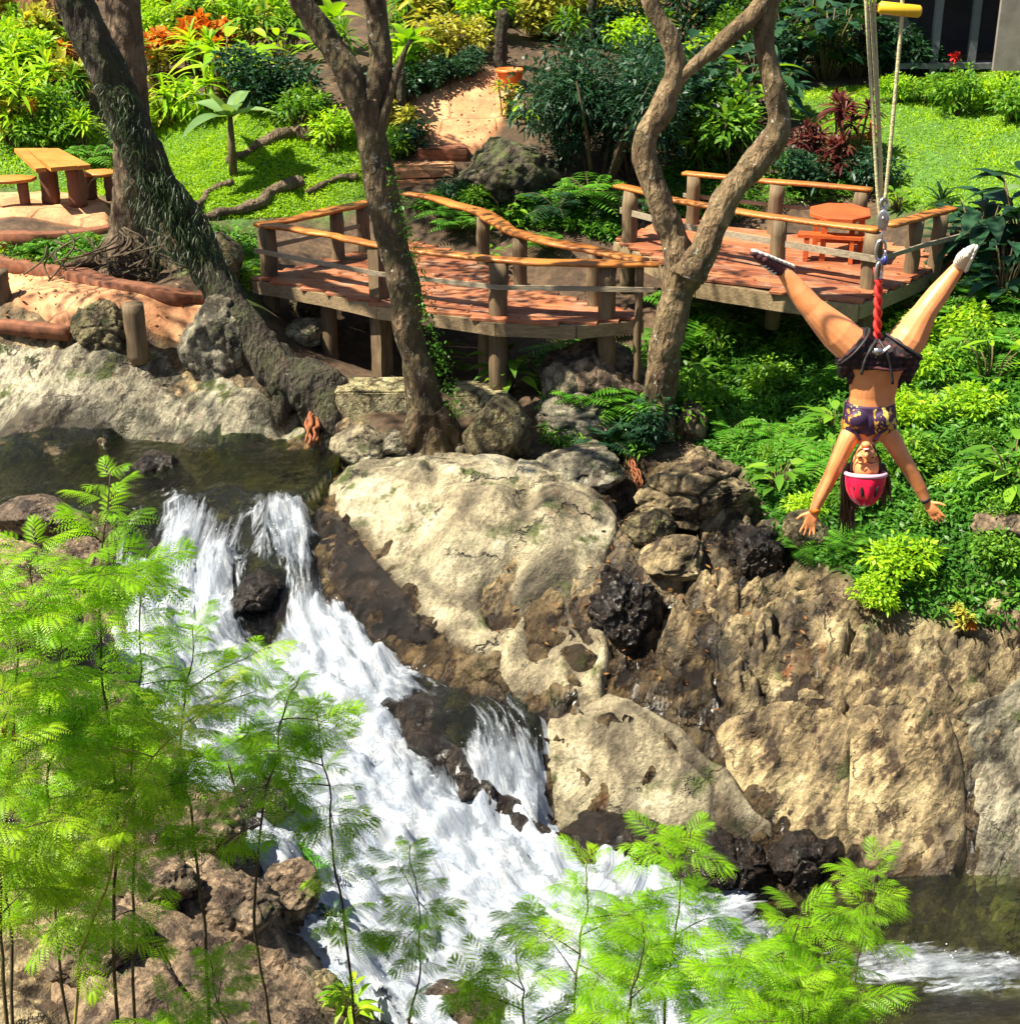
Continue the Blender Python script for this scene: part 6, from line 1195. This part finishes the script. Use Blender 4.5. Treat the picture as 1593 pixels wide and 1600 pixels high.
def shoe(heel, toe, soleside, mat, lab):
    heel, toe = np.array(heel), np.array(toe); d = toe - heel; Ls = np.linalg.norm(d); d /= Ls; s = np.array(soleside, float); s -= d * s.dot(d); s /= np.linalg.norm(s); w = np.cross(d, s); c = MB(); f = np.linspace(0, 1, 9); hgt = np.interp(f, [0, .2, .45, .8, 1], [.07, .075, .062, .042, .022]); wd = np.interp(f, [0, .2, .5, .75, 1], [.026, .033, .034, .040, .020])
    for q, h, ww in zip(f, hgt, wd): ell(c, heel + d * Ls * q + s * (.03 - h / 2), (ww, .03, h / 2 + .006), np.stack([w, d, s], 1))
    o = fuse(c, 'shoe', M[mat], person, .006, 3); o['label'] = lab; c = MB()
    for q, ww in zip(f, wd): ell(c, heel + d * Ls * q + s * .034, (ww + .004, .028, .013), np.stack([w, d, s], 1))
    c2 = fuse(c, 'sole', M['white'], person, .006, 2); c2.parent = o; mb = MB()
    for q in (.38, .48, .58, .68): p = heel + d * Ls * q - s * (np.interp(q, f, hgt) - .028); mb.tube([p - w * .026, p - s * .006, p + w * .026], .004, 6)
    mb.obj('lace', M['white'], o)
shoe(L3(1232,424,.07), L3(1176,402,-.02), (-.35, .0, 1), 'maroon', 'maroon canvas shoe with a pale sole')
shoe(L3(1500,416,.05), L3(1514,386,-.08), (.8, -.65, .25), 'cream', 'pale shoe seen from its sole')
mb = MB(); c_ = L3(1272,797,-.05); d = L3(1270,800,-.05) - L3(1281,775,-.04); d /= np.linalg.norm(d); mb.tube([c_ - d * .018, c_ + d * .018], .030, 14); mb.obj('wristband', M['orange_cloth'], person)
mb = MB(); c_ = L3(1445,781,-.04); d = L3(1447,785,-.04) - L3(1436,762,-.03); d /= np.linalg.norm(d); mb.tube([c_ - d * .012, c_ + d * .012], .029, 14); mb.obj('wristband', M['black'], person)
# seat harness worn over the shorts
H_ = MB(); a = np.linspace(0, 2 * PI, 30); H_.tube(np.c_[.178 * np.cos(a), .120 * np.sin(a), .012 * np.sin(2 * a)] + L3(1370, 566), .011, 8)
H_.obj('harness_belt', M['maroon'], person)
for pts in ([(1369,531),(1358,548),(1350,566),(1347,580)], [(1372,531),(1384,550),(1390,570),(1394,600)], [(1352,540),(1370,553),(1390,541)], [(1367,533),(1352,560),(1345,585)]):
    mb = MB(); mb.tube(catmull([L3(x, y, -.125 if i else -.06) for i, (x, y) in enumerate(pts)], 5), .0085, 8); mb.obj('harness_strap', M['black'] if pts[0][0] != 1352 else M['white'], person)
for (x0, y0, x1, y1) in ((1345,553,1308,520), (1398,556,1421,525)):
    p0, p1 = L3(x0, y0), L3(x1, y1, .02); d = (p1 - p0) / np.linalg.norm(p1 - p0); c_ = p0 + d * .07; u = np.cross(d, (0, 1, 0)); u /= np.linalg.norm(u); w_ = np.cross(d, u); a = np.linspace(0, 2 * PI, 31); mb = MB(); mb.tube(c_ + np.cos(a)[:, None] * u * .133 + np.sin(a)[:, None] * w_ * .133, .0075, 8); mb.obj('leg_loop', M['black'], person)
mb = MB(); mb.box(L3(1371, 549, -.135), (.045, .012, .035)); mb.obj('buckle', M['steel'], person)
# ------------------------------------------------------------------ ropes, links and sling that hold the person
rig = thing('hoist_rope', 'pale ropes, steel links and a red sling holding the upside down person', 'rope', L3(1376, 330))
def rp(pts, r=.010, nm='rope', mat='rope'):
    cv = np.concatenate([np.linspace(L3(*a), L3(*b), 14)[:-1] for a, b in zip(pts[:-1], pts[1:])] + [[L3(*pts[-1])]]); mb = MB(); V, F = tube(cv, r, 8); mb.add(V, F); return mb.obj(nm, M[mat], rig)
rp([(1349,-120),(1352,0),(1370,300),(1374,340)]); rp([(1356,-120,.02),(1359,0,.02),(1374,250,.02),(1377,335,.02)], .008); rp([(1364,-120,.03),(1365,0,.03),(1376,250,.02),(1378,330,.02)], .007); rp([(1409,-120),(1409,20),(1393,200),(1382,315)], .011)
mb = MB(); mb.tube(np.array([L3(1371,11), L3(1374,11.5), L3(1404,15), L3(1435,18), L3(1438,18.5)]), [.022, .032, .033, .032, .022], 16); mb.obj('spreader_bar', M['yellow_paint'], rig)
def ring(c, w, h, r, mat, nm, yaw=0., par=None, rot=0.):
    a = np.linspace(0, 2 * PI, 25); x = w * np.sign(np.cos(a)) * np.abs(np.cos(a)) ** .8; z = h * np.sin(a); X = x * math.cos(rot) - z * math.sin(rot); Z = x * math.sin(rot) + z * math.cos(rot); mb = MB(); mb.tube(np.c_[X * math.cos(yaw), X * math.sin(yaw), Z] + c, r, 8); return mb.obj(nm, M[mat], par or rig)
ring(L3(1380,318), .022, .028, .009, 'steel', 'shackle', .3)
pu = MB(); 
for s in (-.022, .022): ell(pu, L3(1379,344,s), (.034, .006, .060))
pu = pu.obj('pulley', M['steel'], rig); mb = MB(); V, F = tube([L3(1379,341,-.018), L3(1379,341,.018)], .030, 20); mb.add(V, F); mb.obj('sheave', M['black'], pu); mb = MB(); mb.tube([L3(1379,341,-.034), L3(1379,341,.034)], .008, 8); mb.obj('axle', M['steel'], pu)
ring(L3(1378,366), .018, .030, .007, 'steel', 'link', 1.2); ring(L3(1375,391), .030, .058, .0085, 'steel', 'carabiner', .2); mb = MB(); mb.tube([L3(1383,400,-.01), L3(1381,414,-.01)], .012, 10); mb.obj('carabiner_gate', M['blue_metal'], rig)
ring(L3(1372.5,424), .024, .055, .0085, 'steel', 'carabiner', .5); mb = MB(); mb.tube([L3(1366.5,418), L3(1366.5,431)], .012, 10); mb.obj('carabiner_gate', M['red_sling'], rig)
mb = MB()
for ph in (0, PI):
    u = np.linspace(0, 1, 40); cv = np.array([L3(1372 - 2.5 * q, 436 + 98 * q) for q in u]) + np.c_[.013 * np.cos(u * 17 + ph), .013 * np.sin(u * 17 + ph), 0 * u]; V, F = tube(cv, .014, 8); mb.add(V, F)
mb.obj('sling', M['red_sling'], rig)
# the cable overhead (above the picture) and its trolley wheels
t = thing('zipline_cable', 'steel zip cable stretched over the stream above the hanging person', 'cable', (0, YP, 8)); zc = L3(1380, -120)[2]; x0 = L3(1380, -120)[0]; mb = MB(); P = np.array([[x0 - 16, YP - 5, zc + .6], [x0 - 5, YP - 1.5, zc + .1], [x0, YP, zc], [x0 + 5, YP + 1.5, zc + .1], [x0 + 16, YP + 5, zc + .6]]); mb.tube(P, .009, 8); mb.obj('cable', M['steel'], t)
# ------------------------------------------------------------------ light, sky, camera
SUN_EL, SUN_AZ = math.radians(57), math.radians(-106)        # azimuth from +Y towards +X
W = bpy.data.worlds.new('World'); SC.world = W; W.use_nodes = True; nt = W.node_tree; nt.nodes.clear(); sk = nt.nodes.new('ShaderNodeTexSky'); sk.sky_type = 'NISHITA'; sk.sun_disc = False; sk.sun_elevation = SUN_EL; sk.sun_rotation = SUN_AZ; bg = nt.nodes.new('ShaderNodeBackground'); bg.inputs[1].default_value = .052; ow = nt.nodes.new('ShaderNodeOutputWorld'); nt.links.new(sk.outputs[0], bg.inputs[0]); nt.links.new(bg.outputs[0], ow.inputs[0])
sd = Vector((math.cos(SUN_EL) * math.sin(SUN_AZ), math.cos(SUN_EL) * math.cos(SUN_AZ), math.sin(SUN_EL)))
sl = bpy.data.lights.new('sun', 'SUN'); sl.energy = 5.0; sl.angle = math.radians(.53); sl.color = (1, .92, .75); so = bpy.data.objects.new('sun', sl); COL.objects.link(so); so.rotation_euler = sd.to_track_quat('Z', 'Y').to_euler(); so.location = (-20, 0, 40)
cam = bpy.data.cameras.new('camera'); co = bpy.data.objects.new('camera', cam); COL.objects.link(co); co.location = (0, 0, HC); co.rotation_euler = (PI / 2 - PITCH, 0, 0); cam.sensor_fit = 'VERTICAL'; cam.angle = 2 * math.atan(800 / FPX); cam.clip_start = .1; cam.clip_end = 500; SC.camera = co
vs = SC.view_settings; vs.view_transform = 'Standard'; vs.look = 'None'; vs.exposure = 1.42; vs.gamma = 1
SC.cycles.max_bounces = 8; SC.cycles.transparent_max_bounces = 16; SC.cycles.use_denoising = True
for o in bpy.data.objects:
    if '_o' in o: del o['_o']
